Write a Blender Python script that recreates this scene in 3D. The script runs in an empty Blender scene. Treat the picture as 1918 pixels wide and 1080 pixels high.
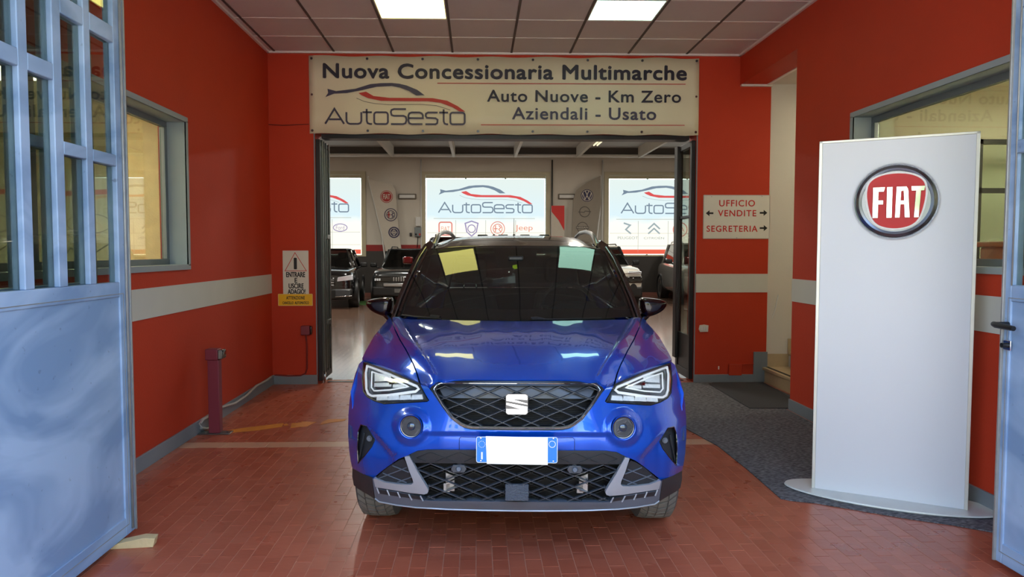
import bpy, bmesh, math, random
import numpy as np
from mathutils import Vector, Matrix, geometry as geo
random.seed(7)
PI = math.pi
C = bpy.context.scene.collection
SC = bpy.context.scene

# ------------------------------------------------------------------ camera
F = 1350.0
YAW = math.radians(1.5); PITCH = math.atan(70.0 / F); CAMH = 1.42
CX = 893 + F * math.tan(YAW)
cam_d = bpy.data.cameras.new('camera'); cam = bpy.data.objects.new('camera', cam_d); C.objects.link(cam)
cam_d.sensor_width = 36.0; cam_d.lens = F / 1918 * 36.0
cam_d.shift_x = (959 - CX) / 1918
cam_d.clip_start = 0.05; cam_d.clip_end = 300
cam.location = (0, 0, CAMH)
cam.rotation_euler = (PI / 2 - PITCH, 0, -YAW)
SC.camera = cam
CR = cam.rotation_euler.to_matrix()

# ------------------------------------------------------------------ world, sun, exposure
w = bpy.data.worlds.new('sky'); SC.world = w; w.use_nodes = True
nt = w.node_tree; bg = nt.nodes['Background']
sky = nt.nodes.new('ShaderNodeTexSky'); sky.sky_type = 'NISHITA'; sky.sun_disc = False
sky.sun_elevation = math.radians(64); sky.sun_rotation = math.radians(20); sky.air_density = 1.0; sky.dust_density = 1.5
nt.links.new(sky.outputs[0], bg.inputs[0]); bg.inputs[1].default_value = 1.5
sun_d = bpy.data.lights.new('sun', 'SUN'); sun_d.energy = 11.0; sun_d.angle = math.radians(1); sun_d.color = (1, .95, .87)
sun = bpy.data.objects.new('sun', sun_d); C.objects.link(sun)
sun.rotation_euler = Vector((-.22, -.34, -.9)).to_track_quat('-Z', 'Y').to_euler()
por_d = bpy.data.lights.new('opening_portal', 'AREA'); por_d.shape = 'RECTANGLE'; por_d.size = 4.4; por_d.size_y = 3.6
por_d.cycles.is_portal = True
por = bpy.data.objects.new('opening_portal', por_d); C.objects.link(por)
por.location = (.3, 1.0, 1.8); por.rotation_euler = (PI / 2, 0, 0)
vs = SC.view_settings; vs.view_transform = 'Standard'; vs.look = 'None'; vs.gamma = 1; vs.use_curve_mapping = False
vs.exposure = 0.2
SC.cycles.use_denoising = True
SC.cycles.max_bounces = 10; SC.cycles.diffuse_bounces = 5; SC.cycles.glossy_bounces = 5; SC.cycles.transparent_max_bounces = 16
SC.cycles.sample_clamp_indirect = 6.0
SC.cycles.caustics_reflective = False; SC.cycles.caustics_refractive = False

# ------------------------------------------------------------------ helpers
def ray(px, py):
    return CR @ Vector(((px - CX) / F, -(py - 540) / F, -1))
def PY(px, py, y):
    d = ray(px, py); t = y / d.y; return Vector((d.x * t, y, CAMH + d.z * t))
def PX(px, py, x):
    d = ray(px, py); t = x / d.x; return Vector((x, d.y * t, CAMH + d.z * t))
def PZ(px, py, z=0.0):
    d = ray(px, py); t = (z - CAMH) / d.z; return Vector((d.x * t, d.y * t, z))

def s2l(c):
    c = c / 255.0
    return c / 12.92 if c <= .04045 else ((c + .055) / 1.055) ** 2.4
def col(r, g, b): return (s2l(r), s2l(g), s2l(b), 1)

MATS = {}
def mat(name, rgb, rough=.5, metal=0, coat=0, var=.06, scale=6, bump=0, bscale=60, emit=0, rvar=0, spec=.5, coords='Object'):
    m = bpy.data.materials.new(name); m.use_nodes = True; n = m.node_tree; b = n.nodes['Principled BSDF']
    tc = n.nodes.new('ShaderNodeTexCoord'); no = n.nodes.new('ShaderNodeTexNoise'); no.inputs['Scale'].default_value = scale
    no.inputs['Detail'].default_value = 5
    n.links.new(tc.outputs[coords], no.inputs['Vector'])
    mx = n.nodes.new('ShaderNodeMix'); mx.data_type = 'RGBA'
    c = col(*rgb); mx.inputs[6].default_value = tuple(v * (1 - var) for v in c[:3]) + (1,)
    mx.inputs[7].default_value = tuple(min(1, v * (1 + var)) for v in c[:3]) + (1,)
    n.links.new(no.outputs['Fac'], mx.inputs[0]); n.links.new(mx.outputs[2], b.inputs['Base Color'])
    b.inputs['Roughness'].default_value = rough; b.inputs['Metallic'].default_value = metal
    b.inputs['Coat Weight'].default_value = coat; b.inputs['Coat Roughness'].default_value = .03
    b.inputs['Specular IOR Level'].default_value = spec
    if rvar:
        mr = n.nodes.new('ShaderNodeMapRange'); mr.inputs[3].default_value = rough - rvar; mr.inputs[4].default_value = rough + rvar
        n.links.new(no.outputs['Fac'], mr.inputs[0]); n.links.new(mr.outputs[0], b.inputs['Roughness'])
    if bump:
        n2 = n.nodes.new('ShaderNodeTexNoise'); n2.inputs['Scale'].default_value = bscale; n2.inputs['Detail'].default_value = 4
        n.links.new(tc.outputs[coords], n2.inputs['Vector'])
        bp = n.nodes.new('ShaderNodeBump'); bp.inputs['Strength'].default_value = bump; bp.inputs['Distance'].default_value = .01
        n.links.new(n2.outputs['Fac'], bp.inputs['Height']); n.links.new(bp.outputs[0], b.inputs['Normal'])
    if emit:
        n.links.new(mx.outputs[2], b.inputs['Emission Color']); b.inputs['Emission Strength'].default_value = emit
    MATS[name] = m
    return m

def glassmat(name, tint, ior=1.45, rough=0.0, haze=0.0):
    m = bpy.data.materials.new(name); m.use_nodes = True; n = m.node_tree; n.nodes.clear()
    o = n.nodes.new('ShaderNodeOutputMaterial'); t = n.nodes.new('ShaderNodeBsdfTransparent'); g = n.nodes.new('ShaderNodeBsdfGlossy')
    fr = n.nodes.new('ShaderNodeFresnel'); fr.inputs[0].default_value = ior; mx = n.nodes.new('ShaderNodeMixShader')
    ge = n.nodes.new('ShaderNodeNewGeometry'); mr = n.nodes.new('ShaderNodeMapRange'); mr.inputs[3].default_value = ior; mr.inputs[4].default_value = 1 / ior
    n.links.new(ge.outputs['Backfacing'], mr.inputs[0]); n.links.new(mr.outputs[0], fr.inputs[0])
    t.inputs[0].default_value = tint; g.inputs['Roughness'].default_value = rough
    n.links.new(fr.outputs[0], mx.inputs[0]); n.links.new(t.outputs[0], mx.inputs[1]); n.links.new(g.outputs[0], mx.inputs[2])
    out = mx
    if haze:
        d = n.nodes.new('ShaderNodeBsdfDiffuse'); d.inputs[0].default_value = (.6, .62, .6, 1); m2 = n.nodes.new('ShaderNodeMixShader')
        m2.inputs[0].default_value = haze; n.links.new(mx.outputs[0], m2.inputs[1]); n.links.new(d.outputs[0], m2.inputs[2]); out = m2
    n.links.new(out.outputs[0], o.inputs[0]); MATS[name] = m
    return m

def emat(name, rgb, strength):
    m = bpy.data.materials.new(name); m.use_nodes = True; n = m.node_tree; n.nodes.clear()
    o = n.nodes.new('ShaderNodeOutputMaterial'); e = n.nodes.new('ShaderNodeEmission')
    e.inputs[0].default_value = col(*rgb); e.inputs[1].default_value = strength
    n.links.new(e.outputs[0], o.inputs[0]); MATS[name] = m
    return m

def tag(o, label=None, cat=None, group=None, kind=None):
    if label: o['label'] = label
    if cat: o['category'] = cat
    if group: o['group'] = group
    if kind: o['kind'] = kind
    return o
def empty(name, loc=(0, 0, 0), rz=0, label=None, cat=None, group=None):
    o = bpy.data.objects.new(name, None); C.objects.link(o); o.location = loc; o.rotation_euler = (0, 0, rz)
    o.empty_display_size = .1
    return tag(o, label, cat, group)
def link(name, me, m=None, parent=None, loc=None):
    o = bpy.data.objects.new(name, me); C.objects.link(o)
    if m is not None and not me.materials: me.materials.append(m)
    if parent: o.parent = parent
    if loc is not None: o.location = loc
    return o
def copy_tree(o, parent=None):
    c = o.copy(); C.objects.link(c); c.parent = parent
    for ch in list(o.children): copy_tree(ch, c)
    return c

class MB:
    def __init__(s): s.v = []; s.f = []; s.sm = []
    def add(s, vs, fs, smooth=False):
        k = len(s.v); s.v += [tuple(v) for v in vs]; s.f += [tuple(i + k for i in f) for f in fs]; s.sm += [smooth] * len(fs); return s
    def box(s, a, b, M=None):
        x0, y0, z0 = a; x1, y1, z1 = b
        if x0 > x1: x0, x1 = x1, x0
        if y0 > y1: y0, y1 = y1, y0
        if z0 > z1: z0, z1 = z1, z0
        vs = [Vector(p) for p in ((x0, y0, z0), (x1, y0, z0), (x1, y1, z0), (x0, y1, z0), (x0, y0, z1), (x1, y0, z1), (x1, y1, z1), (x0, y1, z1))]
        if M: vs = [M @ v for v in vs]
        return s.add(vs, [(0, 3, 2, 1), (4, 5, 6, 7), (0, 1, 5, 4), (1, 2, 6, 5), (2, 3, 7, 6), (3, 0, 4, 7)])
    def prism(s, pts, vec, M=None):
        """pts: 3D polygon, extruded by vec"""
        vec = Vector(vec); a = [Vector(p) for p in pts]; b = [p + vec for p in a]; n = len(a)
        nrm = Vector((0, 0, 0))
        for i in range(n): nrm += a[i].cross(a[(i + 1) % n])
        if nrm.dot(vec) > 0: a.reverse(); b.reverse()
        vs = a + b
        if M: vs = [M @ v for v in vs]
        fs = [tuple(range(n)), tuple(reversed(range(n, 2 * n)))] + [(i, i + n, (i + 1) % n + n, (i + 1) % n) for i in range(n)]
        return s.add(vs, fs)
    def tube(s, pts, r, n=8, cap=True):
        pts = [Vector(p) for p in pts]; rs = r if isinstance(r, (list, tuple)) else [r] * len(pts)
        rings = []; up0 = None
        for i, p in enumerate(pts):
            d = (pts[min(i + 1, len(pts) - 1)] - pts[max(i - 1, 0)]).normalized()
            if up0 is None:
                up0 = Vector((0, 0, 1)) if abs(d.z) < .9 else Vector((1, 0, 0))
            a = d.cross(up0).normalized(); b = a.cross(d).normalized(); up0 = b
            rings.append([p + (a * math.cos(2 * PI * k / n) + b * math.sin(2 * PI * k / n)) * rs[i] for k in range(n)])
        vs = [v for rg in rings for v in rg]; fs = []
        for i in range(len(pts) - 1):
            for k in range(n):
                fs.append((i * n + k, i * n + (k + 1) % n, (i + 1) * n + (k + 1) % n, (i + 1) * n + k))
        s.add(vs, fs, n > 4)
        if cap: s.add(rings[0], [tuple(reversed(range(n)))]); s.add(rings[-1], [tuple(range(n))])
        return s
    def lathe(s, prof, n=32, M=None, closed=False):
        """prof: (r, h) revolve about local Z"""
        vs = []; fs = []; m = len(prof)
        for (r, h) in prof:
            for k in range(n):
                vs.append(Vector((r * math.cos(2 * PI * k / n), r * math.sin(2 * PI * k / n), h)))
        if M: vs = [M @ v for v in vs]
        for i in range(m - 1 + (1 if closed else 0)):
            j = (i + 1) % m
            for k in range(n):
                fs.append((i * n + k, i * n + (k + 1) % n, j * n + (k + 1) % n, j * n + k))
        if not closed:
            if prof[0][0] > 1e-6: fs.append(tuple(reversed(range(n))))
            if prof[-1][0] > 1e-6: fs.append(tuple(range((m - 1) * n, m * n)))
        return s.add(vs, fs, True)
    def mesh(s, name='m'):
        me = bpy.data.meshes.new(name); me.from_pydata(s.v, [], s.f); me.polygons.foreach_set('use_smooth', s.sm); me.update(); return me
    def build(s, name, m, parent=None, bevel=0, kind=None, loc=None, sharp=True, seg=2):
        me = s.mesh(name)
        if any(s.sm) and sharp:
            bm = bmesh.new(); bm.from_mesh(me); bmesh.ops.remove_doubles(bm, verts=bm.verts, dist=1e-6)
            bm.normal_update()
            for e in bm.edges:
                if len(e.link_faces) == 2 and e.calc_face_angle(0) > .7: e.smooth = False
            bm.to_mesh(me); bm.free()
        o = link(name, me, m, parent, loc)
        if bevel:
            md = o.modifiers.new('bevel', 'BEVEL'); md.width = bevel; md.segments = seg; md.limit_method = 'ANGLE'; md.angle_limit = .6
            md.harden_normals = False
            for p in me.polygons: p.use_smooth = True
            me.set_sharp_from_angle(angle=math.radians(50)) if hasattr(me, 'set_sharp_from_angle') else None
        if kind: o['kind'] = kind
        return o

def frame_M(origin, xdir, ydir):
    """matrix whose x / y axes are the plane's axes, z the outward normal"""
    x = Vector(xdir).normalized(); y = Vector(ydir); y = (y - x * y.dot(x)).normalized(); z = x.cross(y)
    M = Matrix(((x.x, y.x, z.x, origin[0]), (x.y, y.y, z.y, origin[1]), (x.z, y.z, z.z, origin[2]), (0, 0, 0, 1)))
    return M

def text_mesh(body, w, h, M, depth=.001, bold=0.0, space=1.0, shear=0):
    """lettering scaled into a w x h box whose lower left corner is M's origin"""
    cu = bpy.data.curves.new('t', 'FONT'); cu.body = body; cu.size = 1;  cu.extrude = 0; cu.space_character = space; cu.shear = shear
    cu.resolution_u = 4
    ob = bpy.data.objects.new('t', cu); me = bpy.data.meshes.new_from_object(ob); bpy.data.objects.remove(ob)
    co = np.array([v.co[:] for v in me.vertices]); lo = co.min(0); hi = co.max(0)
    bm = bmesh.new(); bm.from_mesh(me); bpy.data.meshes.remove(me)
    bmesh.ops.remove_doubles(bm, verts=bm.verts, dist=1e-5)
    for v in bm.verts:
        v.co.x = (v.co.x - lo[0]) / (hi[0] - lo[0]) * w; v.co.y = (v.co.y - lo[1]) / (hi[1] - lo[1]) * h; v.co.z = 0
    if bold:
        g0 = bm.verts[:] + bm.edges[:] + bm.faces[:]
        for q_, (dx_, dy_) in enumerate(((1, .4), (-1, -.4), (.4, -1), (-.4, 1))):
            d_ = bmesh.ops.duplicate(bm, geom=g0)['geom']
            for e_ in d_:
                if isinstance(e_, bmesh.types.BMVert): e_.co.x += dx_ * bold * h; e_.co.y += dy_ * bold * h; e_.co.z = -(q_ + 1) * .04 * depth
    r = bmesh.ops.extrude_face_region(bm, geom=bm.faces[:])
    for e in r['geom']:
        if isinstance(e, bmesh.types.BMVert): e.co.z += depth
    bmesh.ops.recalc_face_normals(bm, faces=bm.faces[:])
    bm.transform(M); me = bpy.data.meshes.new('lettering'); bm.to_mesh(me); bm.free()
    return me
def text(name, body, x, y, w, h, M, m, parent, depth=.0012, **k):
    M2 = M @ Matrix.Translation((x, y, 0))
    if ' ' not in body: return link(name, text_mesh(body, w, h, M2, depth, **k), m, parent)
    # several words: each word is an object of its own
    me = text_mesh(body, w, h, Matrix.Identity(4), depth, **k); bm = bmesh.new(); bm.from_mesh(me); bpy.data.meshes.remove(me)
    iv = sorted((min(v.co.x for v in f.verts), max(v.co.x for v in f.verts)) for f in bm.faces)
    segs = []; c0, c1 = iv[0]; gaps = []
    for a, b in iv[1:]:
        if a > c1: gaps.append((a - c1, c1, a))
        c1 = max(c1, b)
    cuts = sorted((p + q) / 2 for g, p, q in sorted(gaps)[-len(body.split()) + 1:]); cuts = [-1e9] + cuts + [1e9]
    for lo, hi in zip(cuts[:-1], cuts[1:]):
        b2 = bm.copy(); bmesh.ops.delete(b2, geom=[v for v in b2.verts if not lo < v.co.x < hi], context='VERTS'); b2.transform(M2)
        m2 = bpy.data.meshes.new(name); b2.to_mesh(m2); b2.free(); o = link(name, m2, m, parent)
    bm.free(); return o

def ribbon(mb, pts, wd, M, depth=.0012, closed=False):
    """flat stroke of width wd along a polyline in M's plane"""
    P = [Vector((p[0], p[1])) for p in pts]; n = len(P); L = []; R = []
    for i in range(n):
        if closed: a = P[(i - 1) % n]; b = P[(i + 1) % n]
        else: a = P[max(i - 1, 0)]; b = P[min(i + 1, n - 1)]
        if (b - a).length < 1e-9: b = a + Vector((1, 0))
        d1 = (P[i] - a).normalized() if (P[i] - a).length > 1e-9 else (b - P[i]).normalized()
        d2 = (b - P[i]).normalized() if (b - P[i]).length > 1e-9 else d1
        t = (d1 + d2)
        t = t.normalized() if t.length > 1e-6 else d1
        nn = Vector((-t.y, t.x)); c = max(.5, nn.dot(Vector((-d1.y, d1.x))))
        ww = (wd[i] if isinstance(wd, (list, tuple)) else wd) / 2 / c
        L.append(P[i] + nn * ww); R.append(P[i] - nn * ww)
    for i in range(n if closed else n - 1):
        j = (i + 1) % n
        q = [M @ Vector((v.x, v.y, 0)) for v in (L[i], L[j], R[j], R[i])]
        mb.prism(q, M.to_3x3() @ Vector((0, 0, depth)))
def poly2(mb, pts, M, depth=.0012):
    mb.prism([M @ Vector((p[0], p[1], 0)) for p in pts], M.to_3x3() @ Vector((0, 0, depth)))
def circ(cx, cy, rx, ry=None, n=32, a0=0, a1=2 * PI):
    ry = ry or rx
    full = abs(a1 - a0 - 2 * PI) < 1e-6
    return [(cx + rx * math.cos(a0 + (a1 - a0) * k / (n if full else n - 1)), cy + ry * math.sin(a0 + (a1 - a0) * k / (n if full else n - 1))) for k in range(n)]
def rrect(x0, y0, x1, y1, r, n=4):
    out = []
    for cx, cy, a in ((x1 - r, y0 + r, -PI / 2), (x1 - r, y1 - r, 0), (x0 + r, y1 - r, PI / 2), (x0 + r, y0 + r, PI)):
        for k in range(n + 1):
            t = a + PI / 2 * k / n; out.append((cx + r * math.cos(t), cy + r * math.sin(t)))
    return out

# logo: strokes of the thin wide letters, cap height 1
def auto_sesto(mb, M, w, h, sw):
    u = w / 9.37; g = h
    def rr(x0, x1, y0, y1, r=.16):
        return [(x, y) for x, y in rrect(x0, y0, x1, y1, r, 4)]
    S = []
    S.append(([(0, 0), (.62, 1), (1.26, 0)], 0)); S.append(([(.26, .3), (1.05, .3)], 0))
    S.append(([(1.42, .78), (1.42, .2), (1.5, .06), (1.64, 0), (2.2, 0), (2.36, .06), (2.42, .2), (2.42, .78)], 0))
    S.append(([(2.78, 1.0), (2.78, .2), (2.84, .05), (3.0, 0), (3.13, 0)], 0)); S.append(([(2.5, .78), (3.13, .78)], 0))
    S.append((rr(3.28, 4.2, 0, .78), 1))
    S.append(([(5.42, 1), (4.62, 1), (4.45, .94), (4.4, .8), (4.45, .6), (4.6, .55), (5.25, .55), (5.4, .48), (5.45, .28), (5.38, .06), (5.22, 0), (4.4, 0)], 0))
    S.append(([(5.58, .4), (6.55, .4), (6.55, .6), (6.48, .72), (6.32, .78), (5.8, .78), (5.64, .72), (5.58, .58), (5.58, .2), (5.64, .06), (5.8, 0), (6.52, 0)], 0))
    S.append(([(7.55, .78), (6.9, .78), (6.76, .7), (6.74, .55), (6.82, .43), (7.4, .4), (7.54, .3), (7.52, .08), (7.4, 0), (6.72, 0)], 0))
    S.append(([(7.95, 1.0), (7.95, .2), (8.01, .05), (8.15, 0), (8.25, 0)], 0)); S.append(([(7.65, .78), (8.25, .78)], 0))
    S.append((rr(8.4, 9.37, 0, .78), 1))
    for pts, cl in S: ribbon(mb, [(x * u, y * g) for x, y in pts], sw, M, closed=bool(cl))
SW_G = [(130, 203), (170, 213), (260, 202), (330, 180), (380, 175), (430, 174), (465, 177), (500, 185), (550, 205), (585, 230), (545, 231), (510, 210), (470, 195), (430, 188), (360, 192), (290, 208), (220, 222), (160, 225), (120, 241), (133, 222)]
SW_R = [(275, 222), (310, 215), (345, 235), (420, 243), (540, 243), (620, 243), (690, 255), (740, 280), (775, 305), (750, 305), (715, 285), (660, 265), (600, 258), (480, 258), (380, 257), (320, 245), (290, 232)]
SW_T = [(265, 245), (300, 260), (350, 270), (420, 275), (560, 272), (640, 278), (705, 298)]
def swoosh(parent, M, ox, oy, sc, mg, mr, mt):
    f = lambda pts: [(ox + (x - 118) * sc, oy + (365 - y) * sc) for x, y in pts]
    a = MB(); poly2(a, f(SW_G), M); a.build('grey_swoosh', mg, parent)
    a = MB(); poly2(a, f(SW_R), M); a.build('red_swoosh', mr, parent)
    a = MB(); ribbon(a, f(SW_T), 2.2 * sc, M); a.build('thin_swoosh', mt, parent)
    a = MB(); auto_sesto(a, M @ Matrix.Translation((ox, oy, 0)), 655 * sc, 70 * sc, 8.5 * sc); a.build('logo_lettering', mg, parent)

# ------------------------------------------------------------------ thin plate surfaces and outline patches
class TPS:
    def __init__(s, pts, mirror=True, sx=1.0, sy=1.0, lam=1e-4):
        P = [(a, b, c) for a, b, c in pts]
        if mirror: P += [(-a, b, c) for a, b, c in pts if abs(a) > 1e-6]
        P = np.array(P, float); s.sx = sx; s.sy = sy
        X = P[:, :2] / [sx, sy]; n = len(X); s.X = X
        K = s.k(X, X) + lam * np.eye(n); A = np.zeros((n + 3, n + 3)); A[:n, :n] = K; A[:n, n] = 1; A[:n, n + 1:] = X; A[n:, :n] = A[:n, n:].T
        s.w = np.linalg.solve(A, np.concatenate([P[:, 2], np.zeros(3)]))
    def k(s, A, B):
        d2 = ((A[:, None, :] - B[None, :, :]) ** 2).sum(-1)
        return .5 * d2 * np.log(d2 + 1e-12)
    def __call__(s, U, V):
        Q = np.stack([np.asarray(U, float) / s.sx, np.asarray(V, float) / s.sy], 1)
        return s.k(Q, s.X) @ s.w[:-3] + s.w[-3] + Q @ s.w[-2:]

def inside(pts, U, V):
    U = np.asarray(U, float); V = np.asarray(V, float); r = np.zeros(len(U), bool); n = len(pts)
    for i in range(n):
        x0, y0 = pts[i]; x1, y1 = pts[(i + 1) % n]
        c = ((y0 > V) != (y1 > V)) & (U < (x1 - x0) * (V - y0) / ((y1 - y0) if abs(y1 - y0) > 1e-12 else 1e-12) + x0)
        r ^= c
    return r
def dens(pts, step):
    out = []
    for i in range(len(pts)):
        a = Vector(pts[i]); b = Vector(pts[(i + 1) % len(pts)]); k = max(1, int(math.ceil((b - a).length / step)))
        for j in range(k): out.append(tuple(a.lerp(b, j / k)))
    return out
def half(pts):
    """half outline from the centre line out and back to it -> the whole symmetric outline"""
    return list(pts) + [(-x, y) for x, y in reversed(pts) if x > 1e-6]
def chaikin(pts, it=1, keep=()):
    for _ in range(it):
        o = []
        n = len(pts)
        for i in range(n):
            a = Vector(pts[i]); b = Vector(pts[(i + 1) % n]); o += [tuple(a.lerp(b, .25)), tuple(a.lerp(b, .75))]
        pts = o
    return pts
def patch(name, outline, fn, m, parent, step=6, sv=None, holes=(), rim=.015, back=(0, 1, 0), flipx=False):
    sv = sv or step
    ols = [dens(outline, step)] + [dens(h, step) for h in holes]
    U0 = min(p[0] for p in ols[0]); U1 = max(p[0] for p in ols[0]); V0 = min(p[1] for p in ols[0]); V1 = max(p[1] for p in ols[0])
    gu, gv = np.meshgrid(np.arange(U0 + step / 2, U1, step), np.arange(V0 + sv / 2, V1, sv)); gu = gu.ravel(); gv = gv.ravel()
    ok = inside(ols[0], gu, gv)
    for h in ols[1:]: ok &= ~inside(h, gu, gv)
    bp = np.array([p for o in ols for p in o])
    if ok.any():
        d = np.sqrt((((gu[:, None] - bp[None, :, 0]) / step) ** 2 + ((gv[:, None] - bp[None, :, 1]) / sv) ** 2).min(1)); ok &= d > .45
    vc = [Vector(p) for p in bp] + [Vector((a, b)) for a, b in zip(gu[ok], gv[ok])]
    ed = []; k = 0
    for o in ols:
        n = len(o); ed += [(k + i, k + (i + 1) % n) for i in range(n)]; k += n
    r = geo.delaunay_2d_cdt(vc, ed, [], 0, 1e-6)
    v2 = np.array([v[:] for v in r[0]]); fs = [tuple(f) for f in r[2]]
    cen = np.array([(v2[list(f)].mean(0)) for f in fs]); keep = inside(ols[0], cen[:, 0], cen[:, 1])
    for h in ols[1:]: keep &= ~inside(h, cen[:, 0], cen[:, 1])
    fs = [f for f, q in zip(fs, keep) if q]
    P = fn(v2[:, 0], v2[:, 1]); e = step * .25; ev = sv * .25
    N = np.cross(fn(v2[:, 0] + e, v2[:, 1]) - fn(v2[:, 0] - e, v2[:, 1]), fn(v2[:, 0], v2[:, 1] + ev) - fn(v2[:, 0], v2[:, 1] - ev))
    N /= np.linalg.norm(N, axis=1)[:, None] + 1e-12
    bk = np.array(back, float)
    if (N @ bk).mean() > 0: N = -N
    if flipx: P = P * [-1, 1, 1]; N = N * [-1, 1, 1]; bk = bk * [-1, 1, 1]
    # orient
    F2 = []
    for f in fs:
        a, b, c = (P[i] for i in f[:3]); nn = np.cross(b - a, c - a)
        F2.append(f if nn @ (N[f[0]] + N[f[1]] + N[f[2]]) > 0 else tuple(reversed(f)))
    nv = len(P); verts = [tuple(p) for p in P]; loops_n = [tuple(N[i]) for f in F2 for i in f]; faces = list(F2)
    if rim:
        cnt = {}
        for f in F2:
            for i in range(len(f)):
                a, b = f[i], f[(i + 1) % len(f)]; key = (min(a, b), max(a, b)); cnt.setdefault(key, []).append((a, b))
        for key, l in cnt.items():
            if len(l) == 1:
                a, b = l[0]; k = len(verts)
                verts += [tuple(P[a]), tuple(P[b]), tuple(P[b] + bk * rim), tuple(P[a] + bk * rim)]
                faces.append((k + 1, k, k + 3, k + 2)); nn = np.cross(P[a] - P[b], bk); nn /= np.linalg.norm(nn) + 1e-12
                loops_n += [tuple(nn)] * 4
    me = bpy.data.meshes.new(name); me.from_pydata(verts, [], faces); me.polygons.foreach_set('use_smooth', [True] * len(faces))
    me.update(); me.normals_split_custom_set(loops_n)
    return link(name, me, m, parent)

# ------------------------------------------------------------------ materials
RED = mat('red_wall_paint', (190, 59, 33), .6, var=.07, scale=2.5, bump=.12, bscale=90, spec=.25)
BAND = mat('white_wall_band', (205, 205, 196), .5, var=.04)
SKIRT = mat('grey_skirting', (122, 130, 136), .45, var=.1)
WHITEW = mat('white_plaster', (214, 208, 196), .8, var=.06, scale=2, bump=.1)
CREAM = mat('cream_office_wall', (212, 208, 190), .8, var=.04)
CEIL = mat('mineral_ceiling_tile', (210, 198, 190), .85, var=.05, scale=3, bump=.35, bscale=180)
RAIL = mat('ceiling_grid_metal', (236, 230, 222), .4, metal=.2)
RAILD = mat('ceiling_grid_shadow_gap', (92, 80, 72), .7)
WINM = mat('grey_aluminium_frame', (118, 126, 128), .4, metal=.3, var=.05)
REVEAL = mat('pale_grey_window_reveal', (150, 160, 163), .5, var=.05)
GLASS = glassmat('clear_glass', (.86, .9, .87, 1), 1.5)
OFFGLASS = glassmat('office_window_glass', (.8, .84, .78, 1), 1.6)
DARKGLASS = glassmat('dark_car_glass', (.16, .18, .18, 1), 1.55)
BLACKGLASS = mat('black_glass', (9, 11, 12), .04, coat=1)
BLACK = mat('black_plastic', (17, 18, 20), .45, var=.15)
GLOSSBLACK = mat('gloss_black', (10, 8, 9), .06, coat=1)
RUBBER = mat('tyre_rubber', (84, 84, 82), .8, var=.2, bump=.3, bscale=90)
CHROME = mat('chrome', (225, 225, 228), .05, metal=1, var=.02)
DCHROME = mat('dark_chrome', (120, 124, 130), .22, metal=.9, var=.05)
ALU = mat('brushed_aluminium', (170, 172, 174), .3, metal=.9, var=.05)
BLUE = mat('blue_car_paint', (0, 82, 206), .27, metal=.5, coat=1, var=.02, scale=900)
WHITE = mat('white_board', (208, 212, 216), .3, var=.015, scale=2)
WHITEP = mat('white_plastic', (222, 222, 218), .4)
REDPAINT = mat('dark_red_gloss_paint', (96, 8, 14), .12, coat=1)

def brickmat():
    m = bpy.data.materials.new('terracotta_tile'); m.use_nodes = True; n = m.node_tree; b = n.nodes['Principled BSDF']
    oi = n.nodes.new('ShaderNodeObjectInfo'); tc = n.nodes.new('ShaderNodeTexCoord')
    gm = n.nodes.new('ShaderNodeNewGeometry')
    no = n.nodes.new('ShaderNodeTexNoise'); no.inputs['Scale'].default_value = 1.1; no.inputs['Detail'].default_value = 6
    n.links.new(gm.outputs['Position'], no.inputs['Vector'])
    vo = n.nodes.new('ShaderNodeTexWhiteNoise')
    # per tile tone: snap the position to the bond so each tile keeps one tone
    vm = n.nodes.new('ShaderNodeVectorMath'); vm.operation = 'SNAP'; vm.inputs[1].default_value = (.075, .15, 10)
    n.links.new(gm.outputs['Position'], vm.inputs[0]); n.links.new(vm.outputs[0], vo.inputs['Vector'])
    m1 = n.nodes.new('ShaderNodeMix'); m1.data_type = 'RGBA'; m1.inputs[6].default_value = col(164, 84, 60); m1.inputs[7].default_value = col(182, 100, 74)
    n.links.new(vo.outputs['Value'], m1.inputs[0])
    m2 = n.nodes.new('ShaderNodeMix'); m2.data_type = 'RGBA'; m2.blend_type = 'MULTIPLY'; m2.inputs[0].default_value = .55
    rp = n.nodes.new('ShaderNodeValToRGB'); rp.color_ramp.elements[0].position = .25; rp.color_ramp.elements[0].color = (.8, .76, .74, 1); rp.color_ramp.elements[1].position = .62; rp.color_ramp.elements[1].color = (1, 1, 1, 1)
    n.links.new(no.outputs['Fac'], rp.inputs[0]); n.links.new(m1.outputs[2], m2.inputs[6]); n.links.new(rp.outputs[0], m2.inputs[7])
    n.links.new(m2.outputs[2], b.inputs['Base Color'])
    n2 = n.nodes.new('ShaderNodeTexNoise'); n2.inputs['Scale'].default_value = 7; n.links.new(gm.outputs['Position'], n2.inputs['Vector'])
    mr = n.nodes.new('ShaderNodeMapRange'); mr.inputs[3].default_value = .2; mr.inputs[4].default_value = .42; n.links.new(n2.outputs['Fac'], mr.inputs[0]); n.links.new(mr.outputs[0], b.inputs['Roughness'])
    bp = n.nodes.new('ShaderNodeBump'); bp.inputs['Strength'].default_value = .08; bp.inputs['Distance'].default_value = .01
    n3 = n.nodes.new('ShaderNodeTexNoise'); n3.inputs['Scale'].default_value = 25; n.links.new(gm.outputs['Position'], n3.inputs['Vector'])
    n.links.new(n3.outputs['Fac'], bp.inputs['Height']); n.links.new(bp.outputs[0], b.inputs['Normal'])
    return m
TILE = brickmat()
GROUT = mat('pale_grout', (190, 132, 104), .8, var=.15)

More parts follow.
